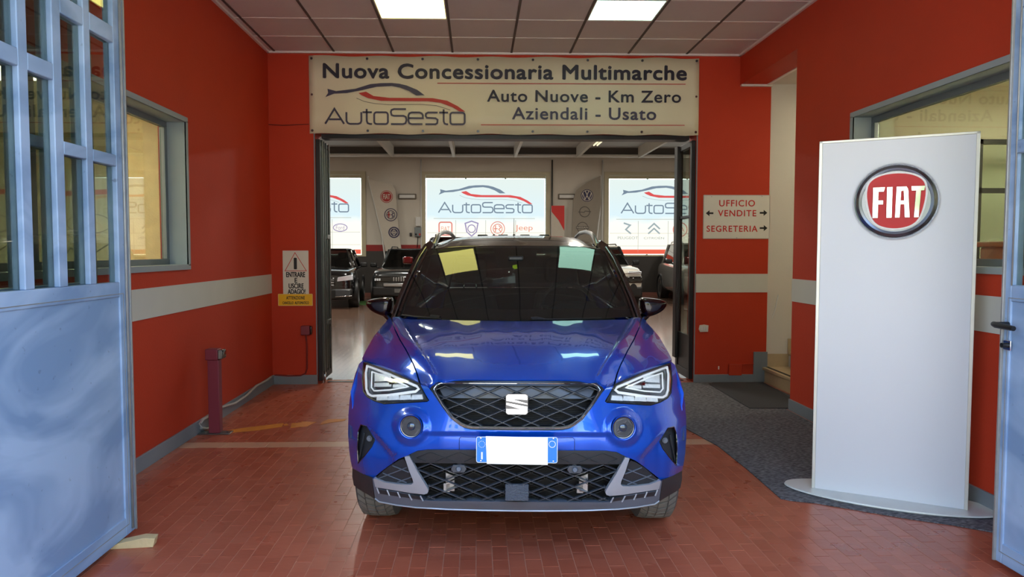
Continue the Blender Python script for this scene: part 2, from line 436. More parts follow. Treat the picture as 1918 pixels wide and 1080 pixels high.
def farfloor():
    m = bpy.data.materials.new('far_tile_beige_sheen'); m.use_nodes = True; n = m.node_tree; b = n.nodes['Principled BSDF']
    tc = n.nodes.new('ShaderNodeNewGeometry'); mp = n.nodes.new('ShaderNodeMapping'); mp.inputs['Rotation'].default_value = (0, 0, PI / 2)
    br = n.nodes.new('ShaderNodeTexBrick'); br.inputs['Scale'].default_value = 1; br.inputs['Brick Width'].default_value = .15; br.inputs['Row Height'].default_value = .075
    br.inputs['Mortar Size'].default_value = .005; br.inputs['Color1'].default_value = col(128, 100, 84); br.inputs['Color2'].default_value = col(144, 114, 96); br.inputs['Mortar'].default_value = col(56, 42, 34)  # same tile as the hall; beige of window reflections put into its colours
    n.links.new(tc.outputs['Position'], mp.inputs[0]); n.links.new(mp.outputs[0], br.inputs['Vector']); n.links.new(br.outputs[0], b.inputs['Base Color'])
    b.inputs['Roughness'].default_value = .2; b.inputs['Coat Weight'].default_value = .6; b.inputs['Coat Roughness'].default_value = .1
    bp = n.nodes.new('ShaderNodeBump'); bp.inputs['Strength'].default_value = .5; bp.inputs['Distance'].default_value = .004; bp.invert = True
    n.links.new(br.outputs['Fac'], bp.inputs['Height']); n.links.new(bp.outputs[0], b.inputs['Normal'])
    return m
FARFLOOR = farfloor()

# ------------------------------------------------------------------ the setting: entrance hall
XL, XR, YB, YF, ZC = -2.18, 2.805, 7.7, 1.3, 3.5
def st(name, mb, m, parent=None, bevel=0):
    o = mb.build(name, m, parent, bevel); o['kind'] = 'structure'; return o
floor = st('floor', MB().box((-2.6, YF - .3, -.2), (6.2, 7.95, -.0012)), GROUT)
ff = MB().box((-9.5, 7.95, -.2), (10.5, 23.1, 0)); st('floor', ff, FARFLOOR)
tl = MB().box((-.0357, -.0735, -.02), (.0357, .0735, 0)); tme = tl.mesh('tile'); tme.materials.append(TILE)
cells = []
nx = int((6.0 + 2.2) / .075)
for i in range(-1, nx):
    x = -2.18 + .0375 + i * .075
    for j in range(-1, 46):
        y = 1.0 + j * .15 + (.075 if i % 2 else 0) + .075
        cells.append((x, y))
def strip_hit(x, y): return 5.2 - .075 < y < 5.345 + .075
near = []
rest = MB()
for (x, y) in cells:
    if y > 7.9 or x < XL - .1: continue
    if x > XR + .1 and y < 6.2: continue
    if x > 3.0 and y > 7.6: continue
    y0, y1 = y - .0735, y + .0735
    if y1 > 5.2 and y0 < 5.345:
        if y0 < 5.195: y1 = 5.197
        elif y1 > 5.35: y0 = 5.348
        else: continue
    vis = y1 > 3.02 + .0 and (-1.74 < x < 2.36)
    full = (y1 - y0) > .14
    near.append((y if (vis and full) else 99, x, y, y0, y1))
near.sort()
k = 0
for d, x, y, y0, y1 in near:
    if k < 300 and d < 90:
        o = link('tile', tme, None, floor, (x, y, random.uniform(-.0006, .0006))); k += 1
    else:
        dz = random.uniform(-.0006, .0006); rest.box((x - .0357, y0, -.02), (x + .0357, y1, dz))
o = rest.build('tile_paving', TILE, floor); o['kind'] = 'stuff'
SANDT = mat('pale_strip_tile', (196, 152, 122), .35, var=.08)
xs = -2.16
while xs < 2.7:
    MB().box((xs, 5.2, -.02), (xs + .308, 5.345, .0006)).build('strip_tile', SANDT, floor, .001); xs += .312

# left wall with its long window; both walls run to the front of the hall
def wall_x(name, x0, x1, side, win, yend, extra=None):
    """wall along Y with a window hole win = (y0, y1, z0, z1)"""
    y0, y1, z0, z1 = win; mb = MB()
    mb.box((x0, YF, 0), (x1, y0, ZC)); mb.box((x0, y1, 0), (x1, yend, ZC)); mb.box((x0, y0, 0), (x1, y1, z0)); mb.box((x0, y0, z1), (x1, y1, ZC))
    if extra: mb.box(*extra)
    return st(name, mb, RED)
LW = (2.2, 5.5, 1.312, 2.388); RW = (1.7, 5.35, 1.325, 2.42)
wl = wall_x('wall_left', XL - .2, XL, -1, LW, YB)
wr = wall_x('wall_right', XR, XR + .3, 1, RW, 6.33, ((XR, 6.33, 3.185), (XR + .3, YB, ZC)))
wb = st('wall_back', MB().box((XL - .2, YB, 0), (-1.70, 7.95, ZC)).box((2.345, YB, 0), (3.14, 7.95, ZC)).box((-1.70, YB, 2.66), (2.345, 7.95, ZC)), RED)
# white bands
for a, b in (((XL, YF, .975), (XL + .006, YB, 1.175)), ((XR - .006, YF, .975), (XR, 6.33, 1.175)), ((2.36, YB - .006, .975), (3.14, YB, 1.175))):
    st('trim_1', MB().box(a, b), BAND)
for nm, a, b in (('baseboard_left', (XL, YF, 0), (XL + .015, YB, .1)), ('baseboard_right', (XR - .015, YF, 0), (XR, 6.33, .1)), ('baseboard_back', (XL + .015, YB - .015, 0), (-1.70, YB, .1)), ('baseboard_back', (2.345, YB - .015, 0), (3.0, YB, .085)), ('baseboard_back', (3.0, YB - .016, 0), (3.15, YB, .33))):
    st(nm, MB().box(a, b), SKIRT, bevel=.002)
for x in (-1.712, 2.345): st('trim_2', MB().box((x, YB - .008, 0), (x + .012, YB, 2.66)), SKIRT)

# ceiling: tiles and rails
ceil = st('ceiling', MB().box((XL - .2, YF, 3.53), (6.2, 7.95, 3.7)), CEIL)
gx = [-2.18, -2.103] + [-2.103 + .6175 * i for i in range(1, 8)] + [2.805]
gy = [7.7 - .548 * i for i in range(0, 12)]; gy[-1] = YF + .02
WARM = emat('warm_light_panel', (255, 247, 140), 5); COOL = emat('cool_light_panel', (196, 255, 228), 5)
for i in range(len(gx) - 1):
    for j in range(len(gy) - 1):
        a, b = gx[i] + .008, gx[i + 1] - .008; c, d = gy[j + 1] + .008, gy[j] - .008
        if b - a < .02: continue
        if j == 2 and i in (3, 6):
            t = empty('ceiling_light', ((a + b) / 2, (c + d) / 2, ZC))
            wl_ = 'warm' if i == 3 else 'cool'
            tag(t, ('square ceiling light panel glowing warm yellow, left of the two' if i == 3 else 'square ceiling light panel glowing cool greenish white, right of the two') if j == 2 else ('ceiling light panel glowing warm yellow near the gates above the viewer' if i == 3 else 'ceiling light panel glowing cool white near the gates above the viewer'), 'ceiling light')
            W2, H2 = (b - a) / 2, (d - c) / 2
            f = MB()
            for q in ((-W2, -H2, W2, -H2 + .014), (-W2, H2 - .014, W2, H2), (-W2, -H2 + .014, -W2 + .014, H2 - .014), (W2 - .014, -H2 + .014, W2, H2 - .014)): f.box((q[0], q[1], -.003), (q[2], q[3], .02))
            f.build('frame', RAIL, t)
            MB().box((-W2 + .014, -H2 + .014, .0), (W2 - .014, H2 - .014, .012)).build('diffuser', WARM if i == 3 else COOL, t)
        else:
            MB().box((a, c, ZC), (b, d, ZC + .015)).build('ceiling_tile', CEIL, ceil)
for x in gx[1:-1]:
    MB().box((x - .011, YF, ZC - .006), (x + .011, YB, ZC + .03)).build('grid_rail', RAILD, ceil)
for y in gy[1:-1]:
    MB().box((XL, y - .0095, ZC - .004), (XR, y + .0095, ZC + .028)).build('grid_rail', RAIL, ceil)
tr = MB().box((XL, YB - .03, ZC - .02), (XR, YB, ZC + .01)).box((XL, YF, ZC - .02), (XL + .025, YB, ZC + .01)).box((XR - .025, YF, ZC - .02), (XR, YB, ZC + .01))
st('trim_3', tr, RAIL)
# front of the building around the opening, outside ground and what stands opposite
FAC = mat('facade_render', (190, 176, 150), .8, var=.08, bump=.15)
st('wall_front', MB().box((-6, YF - .35, 0), (-1.86, YF, 4.4)).box((2.46, YF - .35, 0), (7, YF, 4.4)).box((-1.86, YF - .35, 3.3), (2.46, YF, 4.4)), FAC)
STREET = mat('pale_bounce_street', (176, 170, 158), .9, var=.12, bump=.4, bscale=120)  # unseen street, made pale to bounce sunlight up onto the ceiling
st('floor', MB().box((-40, -30, -.2), (40, YF - .3, -.006)), STREET)
bmat_ = mat('opposite_building_render', (226, 214, 190), .8, var=.06); shut = mat('green_shutter', (70, 92, 72), .6)
ob = empty('apartment_building', (0, -17, 0), 0, 'cream apartment building with green shutters across the street', 'building')
MB().box((-16, -8, -.1), (9, 0, 9.5)).build('wall', bmat_, ob)
for i in range(8):
    for j in range(3):
        MB().box((-14.6 + i * 3, 0, 1.2 + j * 3), (-13.4 + i * 3, .08, 2.8 + j * 3)).build('shutter', shut, ob)
leafm = mat('tree_foliage', (74, 112, 44), .8, var=.5, scale=3, bump=1, bscale=8); barkm = mat('tree_bark', (84, 66, 50), .9, var=.3)
for i, (x, y, h, lb) in enumerate(((12.5, -13, 7, 'tall broad street tree at the right end of the cream building'), (-4.5, -12.5, 4.6, 'small round street tree in front of the green shutters'), (4.2, -12.8, 5.2, 'street tree with a rounded crown on the far pavement'))):
    t = empty('street_tree', (x, y, 0), i, lb, 'tree')
    MB().tube([(0, 0, 0), (.05, 0, h * .3), (0, .1, h * .55)], [.22, .17, .1]).build('trunk', barkm, t)
    c = bmesh.new(); bmesh.ops.create_icosphere(c, subdivisions=4, radius=1)
    rr_ = random.Random(i)
    ph = [rr_.uniform(0, 6) for _ in range(6)]
    for v in c.verts:
        p = v.co; k_ = 1 + .13 * math.sin(p.x * 7 + ph[0]) * math.sin(p.y * 6 + ph[1]) + .12 * math.sin(p.z * 8 + ph[2] + p.x * 5) + .06 * math.sin(17 * p.x + ph[3]) * math.sin(19 * p.z + ph[4])
        v.co = Vector((p.x * h * .36 * k_, p.y * h * .36 * k_, h * .66 + p.z * h * .33 * k_))
    me = bpy.data.meshes.new('crown'); c.to_mesh(me); c.free(); link('crown', me, leafm, t)

# left and right windows: deep metal reveal, frame, panes, office behind
def side_window(name, xw, s, win, off, ypost):
    y0, y1, z0, z1 = win; xi = xw + s * .17
    r = MB(); t = .012
    r.box((xw - s * .012, y0 - .03, z0 - .03), (xw - s * .0005, y1 + .03, z0 + .008)); r.box((xw - s * .012, y0 - .03, z1 - .008), (xw - s * .0005, y1 + .03, z1 + .03))
    r.box((xw - s * .012, y1 - .008, z0), (xw - s * .0005, y1 + .03, z1)); r.box((xw - s * .012, y0 - .03, z0), (xw - s * .0005, y0 + .008, z1))
    e_ = .0005
    r.box((xw - s * .01, y0 + e_, z0 + e_), (xi, y1 - e_, z0 + .008)); r.box((xw - s * .01, y0 + e_, z1 - .008), (xi, y1 - e_, z1 - e_))
    r.box((xw - s * .01, y1 - .008, z0), (xi, y1 - e_, z1)); r.box((xw - s * .01, y0 + e_, z0), (xi, y0 + .008, z1))
    w_ = st(name, r, REVEAL)
    f = MB(); b = .05
    f.box((xi - s * .04, y0, z0), (xi, y1, z0 + b)); f.box((xi - s * .04, y0, z1 - b), (xi, y1, z1)); f.box((xi - s * .04, y0, z0 + b), (xi, y0 + b, z1 - b)); f.box((xi - s * .04, y1 - b, z0 + b), (xi, y1, z1 - b))
    f.build('window_frame', WINM, w_, .003)
    ys = [y0 + b] + list(ypost) + [y1 - b]
    for q in ypost: MB().box((xi - s * .04, q - .025, z0 + b), (xi, q + .025, z1 - b)).build('mullion', WINM, w_, .003)
    for a, c in zip(ys[:-1], ys[1:]):
        MB().box((xi - s * .022, a + .02, z0 + b), (xi - s * .017, c - .02, z1 - b)).build('pane', OFFGLASS, w_)
    return w_
ln = MB(); e_ = .0006
ln.box((XR + .172, RW[1] - .006, RW[2] + e_), (XR + .299, RW[1] - e_, RW[3] - e_)); ln.box((XR + .172, RW[0] + e_, RW[2] + e_), (XR + .299, RW[0] + .006, RW[3] - e_)); ln.box((XR + .172, RW[0] + e_, RW[2] + e_), (XR + .299, RW[1] - .007, RW[2] + .006)); ln.box((XR + .172, RW[0] + e_, RW[3] - .006), (XR + .299, RW[1] - .007, RW[3] - e_))
st('trim_8', ln, CREAM)
side_window('window_1', XL, -1, LW, 0, (3.85,))
side_window('window_2', XR, 1, RW, 0, (3.5,))
OFFL = mat('office_light', (255, 250, 236), .5)
FILL_LAMP = emat('fill_lamp_glow', (255, 246, 214), 24)  # glow of the lamps added in the offices and stair passage
# office rooms
st('wall_left_office', MB().box((-5.6, 1.5, 0), (-5.5, 7.5, 3)).box((-5.6, 1.4, 0), (-2.4, 1.5, 3)).box((-5.6, 7.5, 0), (-2.4, 7.6, 3)), CREAM)
st('ceiling', MB().box((-5.6, 1.4, 2.8), (-2.38, 7.6, 2.9)), CREAM); st('floor', MB().box((-5.6, 1.4, -.1), (-2.38, 7.6, -.005)), CREAM)
st('wall_right_office', MB().box((6.0, 1.4, 0), (6.1, 6.3, 3)).box((3.1, 1.4, 0), (6.0, 1.5, 3)).box((3.1, 6.2, 0), (6.0, 6.3, 3)), CREAM)
st('ceiling', MB().box((3.105, 1.4, 2.8), (6.1, 6.3, 2.9)), CREAM)
for i, (x, y, lb) in enumerate(((-4, 2.9, 'ceiling lamp of the left office nearest the gate'), (-3.5, 5.2, 'ceiling lamp of the left office nearest the concrete pillar'), (4.5, 2.6, 'ceiling lamp of the right office nearest the gate'), (4.5, 4.7, 'ceiling lamp of the right office behind the white totem'))):
    t = empty('office_fill_lamp', (x, y, 2.8), 0, lb, 'ceiling light')  # unseen fill lamps, added so the office walls show bright
    MB().box((-.32, -.62, -.05), (.32, .62, 0)).build('housing', WHITEP, t); MB().box((-.28, -.58, -.056), (.28, .58, -.05)).build('diffuser', FILL_LAMP, t)
CONC = mat('stained_concrete', (216, 198, 152), .8, var=.25, scale=9, bump=.3)
tag(MB().box((-.17, -.2, 0), (.17, .2, 2.8)).build('concrete_pillar', CONC, None, .01, loc=(-3.0, 6.8, 0)), 'stained yellowish concrete pillar standing inside the left office window', 'pillar')
# printed sheets and rail behind the left glass
POSTER = mat('pale_printed_poster', (222, 224, 214), .6, var=.05); PRED = mat('poster_red', (206, 84, 66), .6); PGRY = mat('poster_line_grey', (120, 128, 128), .6)
for i, (x, lb) in enumerate(((-3.95, 'large pale poster with red band on the left office back wall, beside the pillar'), (-4.95, 'large pale poster with red band on the left office back wall, seen through the gate'))):
    po = empty('wall_poster', (x, 7.49, 1.15), -PI / 2, lb, 'poster')
    MB().box((0, -.42, 0), (.006, .42, 1.1)).build('sheet', POSTER, po)
    a = MB(); Mx = frame_M((.006, -.42, 0), (0, 1, 0), (0, 0, 1)) @ Matrix.Diagonal((.64, 1, 1, 1)); ribbon(a, [(.1, .85), (1.2, .88)], .05, Mx); a.build('red_band', PRED, po)
    a = MB(); ribbon(a, circ(.65, .55, .35, .1), .012, Mx, closed=True); ribbon(a, [(.1, .1), (.35, .3), (.6, .2), (1.1, .4)], .015, Mx); a.build('drawing', PGRY, po)
# right office: counter, glass partition, small things on the sill
cnt = empty('office_counter', (4.3, 3.9, 0), 0, 'pale curved office counter seen through the right window', 'counter')
MB().prism([(x, y, 0) for x, y in ((-.9, -1.2), (.3, -1.2), (.3, 1.6), (-.4, 1.6), (-.7, .6))], (0, 0, 1.45)).build('body', WHITEP, cnt, .02)
MB().prism([(x, y, 1.45) for x, y in ((-.95, -1.25), (.35, -1.25), (.35, 1.65), (-.45, 1.65), (-.75, .6))], (0, 0, .04)).build('top', CREAM, cnt, .01)
gp = empty('glass_partition', (4.6, 5.9, 0), PI / 2, 'dark framed glass partition at the back of the right office', 'partition')
a = MB()
for z in (.05, 1.1, 1.9, 2.3): a.box((-.02, -1.35, z), (.02, 1.35, z + .04))
a.build('rail', BLACK, gp)
for y in (-1.35, -.45, .45, 1.35): MB().box((-.02, y - .02, 0), (.02, y + .02, 2.34)).build('post', BLACK, gp)
for i in range(3): MB().box((-.004, -1.33 + i * .9, .1), (.004, -.47 + i * .9, 2.3)).build('pane', GLASS, gp)
pl = empty('potted_plant', (3.5, 2.62, 1.49), 0, 'bright green potted plant on the office counter by the right gate', 'plant')
MB().lathe([(0, 0), (.05, 0), (.065, .1), (.055, .1), (.05, .02)], 20).build('pot', WHITEP, pl)
a = MB()
for i in range(22):
    t = i * 2.4; r = .05 + .05 * (i % 4); h = .12 + .03 * (i % 5); c_, s_ = math.cos(t), math.sin(t)
    a.add([(c_ * .01, s_ * .01, .09), (c_ * r - s_ * .02, s_ * r + c_ * .02, h), (c_ * r * 1.6, s_ * r * 1.6, h - .01), (c_ * r + s_ * .02, s_ * r - c_ * .02, h)], [(0, 1, 2, 3)])
a.build('foliage', mat('leaf_green', (110, 176, 40), .5, var=.2), pl)
PL2 = pl

# stair passage at the right
sl = empty('stair_fill_lamp', (4.3, 7.0, 3.2), 0, 'ceiling lamp over the travertine stairs behind the red wall', 'ceiling light')  # hidden lamp added to brighten the white passage wall
MB().box((-.3, -.2, -.05), (.3, .2, 0)).build('housing', WHITEP, sl); MB().box((-.27, -.17, -.056), (.27, .17, -.05)).build('diffuser', FILL_LAMP, sl)
STONE = mat('travertine_step', (188, 166, 130), .5, var=.15, scale=12); NOSE = mat('dark_step_strip', (38, 32, 28), .8)
st('wall_passage', MB().box((3.14, 7.72, 0), (6.2, 7.9, ZC)).box((6.1, 6.33, 0), (6.2, 7.72, ZC)), WHITEW)
st('ceiling', MB().box((3.105, 6.33, 3.2), (6.2, 7.72, 3.25)), WHITEW)
st('wall_passage_side', MB().box((3.105, 6.3, 0), (6.2, 6.33, ZC)), WHITEW)
st('trim_4', MB().box((XR, 7.66, 3.165), (3.14, 7.7, 3.185)).box((XR + .27, 6.33, 3.175), (XR + .3, 7.7, 3.187)), RAIL)
stair = empty('staircase', (3.12, 6.33, 0), 0, 'travertine staircase rising to the right behind the red wall', 'stairs')
for i in range(6):
    stp = MB().box((i * .29, .01, i * .165), (1.8, 1.37, (i + 1) * .165 - .03)).build('riser', STONE, stair)
    MB().box((i * .29 - .025, .01, (i + 1) * .165 - .03), (1.8, 1.37, (i + 1) * .165)).build('tread', STONE, stair, .004)
    MB().box((i * .29 + .01, .01, (i + 1) * .165), (i * .29 + .045, 1.37, (i + 1) * .165 + .002)).build('grip_strip', NOSE, stair)
a = MB()
for i in range(5): a.box((i * .29 - .03, 1.372, i * .165 + .12), (i * .29 + .27, 1.385, (i + 1) * .165 + .14))
a.build('skirting', STONE, stair)
cab_ = MB().tube([PY(1446, 596, 7.7), PY(1452, 580, 7.71), PY(1458, 552, 7.71)], .006); tag(cab_.build('loose_cable', WHITEP), 'short loose pale cable on the white wall beside the stairs', 'cable')

# ------------------------------------------------------------------ showroom shell behind the opening
SX0, SX1, SY0, SY1, SZ = -9.5, 10.5, 7.95, 23.0, 4.62
st('wall_showroom_left', MB().box((SX0 - .1, SY0, 0), (SX0, SY1, SZ)), WHITEW)
st('wall_showroom_right', MB().box((SX1, SY0, 0), (SX1 + .1, SY1, SZ)), WHITEW)
st('wall_showroom_front', MB().box((SX0, SY0 - .1, 0), (XL - .2, SY0 + .02, SZ)).box((6.2, SY0 - .1, 0), (SX1, SY0 + .02, SZ)).box((XL - .2, SY0, 3.5), (6.2, SY0 + .02, SZ)).box((3.14, 7.9, 0), (6.2, SY0 + .02, 3.5)), WHITEW)
SCEIL = mat('showroom_ceiling_sheet', (176, 172, 166), .7, var=.05, scale=1)
st('ceiling', MB().box((SX0, SY0, SZ), (SX1, SY1, SZ + .1)), SCEIL)
wz0, wz1 = 1.30, 3.83
wins = []
for px0, px1 in ((453, 677), (797, 1022), (1140, 1365)):
    wins.append((PY(px0, 400, SY1).x, PY(px1, 400, SY1).x))
xsn = [SX0] + [v for w_ in wins for v in w_] + [SX1]
a = MB(); a.box((SX0, SY1, 0), (SX1, SY1 + .3, wz0)); a.box((SX0, SY1, wz1), (SX1, SY1 + .3, SZ))
for i in range(0, len(xsn), 2): a.box((xsn[i], SY1, wz0), (xsn[i + 1], SY1 + .3, wz1))
st('wall_showroom_back', a, WHITEW)
DARKW = mat('dark_grey_dado', (62, 58, 55), .6, var=.1); REDD = mat('red_dado_band', (150, 22, 18), .5)
a = MB(); a.box((SX0, SY1 - .02, .1), (SX1, SY1, wz0))
b_ = MB()
for i in range(0, len(xsn), 2):
    a.box((xsn[i], SY1 - .02, wz0), (xsn[i + 1], SY1, 1.42)); b_.box((xsn[i], SY1 - .022, 1.42), (xsn[i + 1], SY1, 1.62))
st('trim_5', a, DARKW); st('trim_6', b_, REDD); st('baseboard_back', MB().box((SX0, SY1 - .04, 0), (SX1, SY1, .1)), mat('pinkish_plinth', (150, 96, 84), .6))
# concrete/steel ledge, ceiling beams and pipes
st('trim_7', MB().box((SX0, SY1 - .5, 4.36), (SX1, SY1 - .38, 4.62)), mat('dark_beam', (84, 80, 76), .7))
tag(MB().tube([(SX0 + .05, SY1 - .6, 4.36), (SX1 - .05, SY1 - .6, 4.36)], .05, 10).build('ceiling_pipe', WHITEP), 'long pale pipe crossing under the showroom ceiling by the windows', 'pipe')
BEAMM = mat('pale_beam_strip', (206, 200, 188), .6)
for i, (pa, pb) in enumerate((((680, 255), (735, 301)), ((835, 255), (850, 301)), ((980, 258), (965, 301)), ((1130, 258), (1082, 301)), ((1285, 258), (1198, 301)))):
    x1 = PY(pb[0], pb[1], SY1 - .75).x
    o = MB().box((x1 - .04, SY0 + .1, SZ - .33), (x1 + .04, SY1 - .7, SZ)).build('ceiling_batten', BEAMM)
    tag(o, ['pale batten under the showroom ceiling, leftmost of the five', 'pale batten under the showroom ceiling, second of five from the left', 'pale batten under the showroom ceiling, middle one of five', 'pale batten under the showroom ceiling, the one beside the tube lamp', 'pale batten under the showroom ceiling, rightmost of the five'][i], 'batten', 'battens under the showroom ceiling')
# showroom lamps: one dim in view, the others unseen fill added for brightness
FILL_TUBE = emat('added_tube_glow', (255, 246, 226), 12); DIML = emat('dim_tube_glow', (255, 240, 196), 1.1)
def tube_lamp(x, y, lb, gm=None):
    t = empty('tube_lamp', (x, y, SZ - .12), 0, lb, 'ceiling light', 'tube lamps of the showroom')
    MB().box((-.12, -.7, .02), (.12, .7, .12)).build('housing', WHITEP, t, .01)
    for s in (-.05, .05): MB().tube([(s, -.66, 0), (s, .66, 0)], .02, 10).build('tube', gm or FILL_TUBE, t)
    if gm is None:
        ld = bpy.data.lights.new('added_tube_light', 'AREA'); ld.shape = 'RECTANGLE'; ld.size = .3; ld.size_y = 1.4; ld.energy = 105; ld.color = (1, .95, .85)
        lo_ = bpy.data.objects.new('added_tube_light', ld); C.objects.link(lo_); lo_.parent = t; lo_.location = (0, 0, -.03)
    return t
p = PY(1106, 283, 20.5); tube_lamp(p.x + .25, 20.5, 'short twin tube lamp under the fourth batten of the showroom ceiling', DIML)
for i, (x, y, lb) in enumerate(((-5, 11, 'tube lamp at the near left of the showroom'), (0, 12, 'tube lamp in the near middle of the showroom'), (5.3, 11.5, 'tube lamp at the near right of the showroom'), (-6.6, 17, 'tube lamp at the far left of the showroom'), (7, 17, 'tube lamp at the far right of the showroom'), (-2.3, 16.8, 'tube lamp at the far middle left of the showroom'), (2.6, 16.8, 'tube lamp at the far middle right of the showroom'))): tube_lamp(x, y, lb)

# three backlit printed windows
def blindmat():
    m = bpy.data.materials.new('backlit_printed_blind'); m.use_nodes = True; n = m.node_tree; n.nodes.clear()
    o = n.nodes.new('ShaderNodeOutputMaterial'); e = n.nodes.new('ShaderNodeEmission'); tc = n.nodes.new('ShaderNodeTexCoord'); sp = n.nodes.new('ShaderNodeSeparateXYZ')
    r = n.nodes.new('ShaderNodeValToRGB'); r.color_ramp.elements[0].color = col(255, 249, 230); r.color_ramp.elements[0].position = .34
    r.color_ramp.elements[1].color = col(208, 228, 234); r.color_ramp.elements[1].position = .5
    e2 = r.color_ramp.elements.new(.96); e2.color = col(214, 226, 222)
    no = n.nodes.new('ShaderNodeTexNoise'); no.inputs['Scale'].default_value = 1.3; ad = n.nodes.new('ShaderNodeMath'); ad.operation = 'MULTIPLY_ADD'; ad.inputs[1].default_value = .16
    n.links.new(tc.outputs['Generated'], sp.inputs[0]); n.links.new(tc.outputs['Object'], no.inputs['Vector']); n.links.new(no.outputs['Fac'], ad.inputs[0]); n.links.new(sp.outputs['Z'], ad.inputs[2])
    sb = n.nodes.new('ShaderNodeMath'); sb.operation = 'SUBTRACT'; sb.inputs[1].default_value = .08; n.links.new(ad.outputs[0], sb.inputs[0])
    n.links.new(sb.outputs[0], r.inputs[0]); n.links.new(r.outputs[0], e.inputs[0]); e.inputs[1].default_value = 1.05
    n.links.new(e.outputs[0], o.inputs[0]); return m
BLIND = blindmat()
def em_soft(name, rgb): return emat(name, rgb, .8)
PR_G = em_soft('print_grey', (128, 146, 164)); PR_R = em_soft('print_red', (232, 92, 92)); PR_T = em_soft('print_line', (170, 186, 192)); PR_LINE = em_soft('print_seam', (212, 216, 208))
PR_B = em_soft('print_violet', (150, 146, 186)); PR_W = em_soft('print_white', (255, 255, 248)); PR_K = em_soft('print_dim_grey', (196, 190, 178))
PB_R = em_soft('print_pale_red', (240, 150, 138)); PB_B = em_soft('print_pale_violet', (172, 162, 202))
FRM = mat('cream_window_surround', (196, 188, 160), .6)
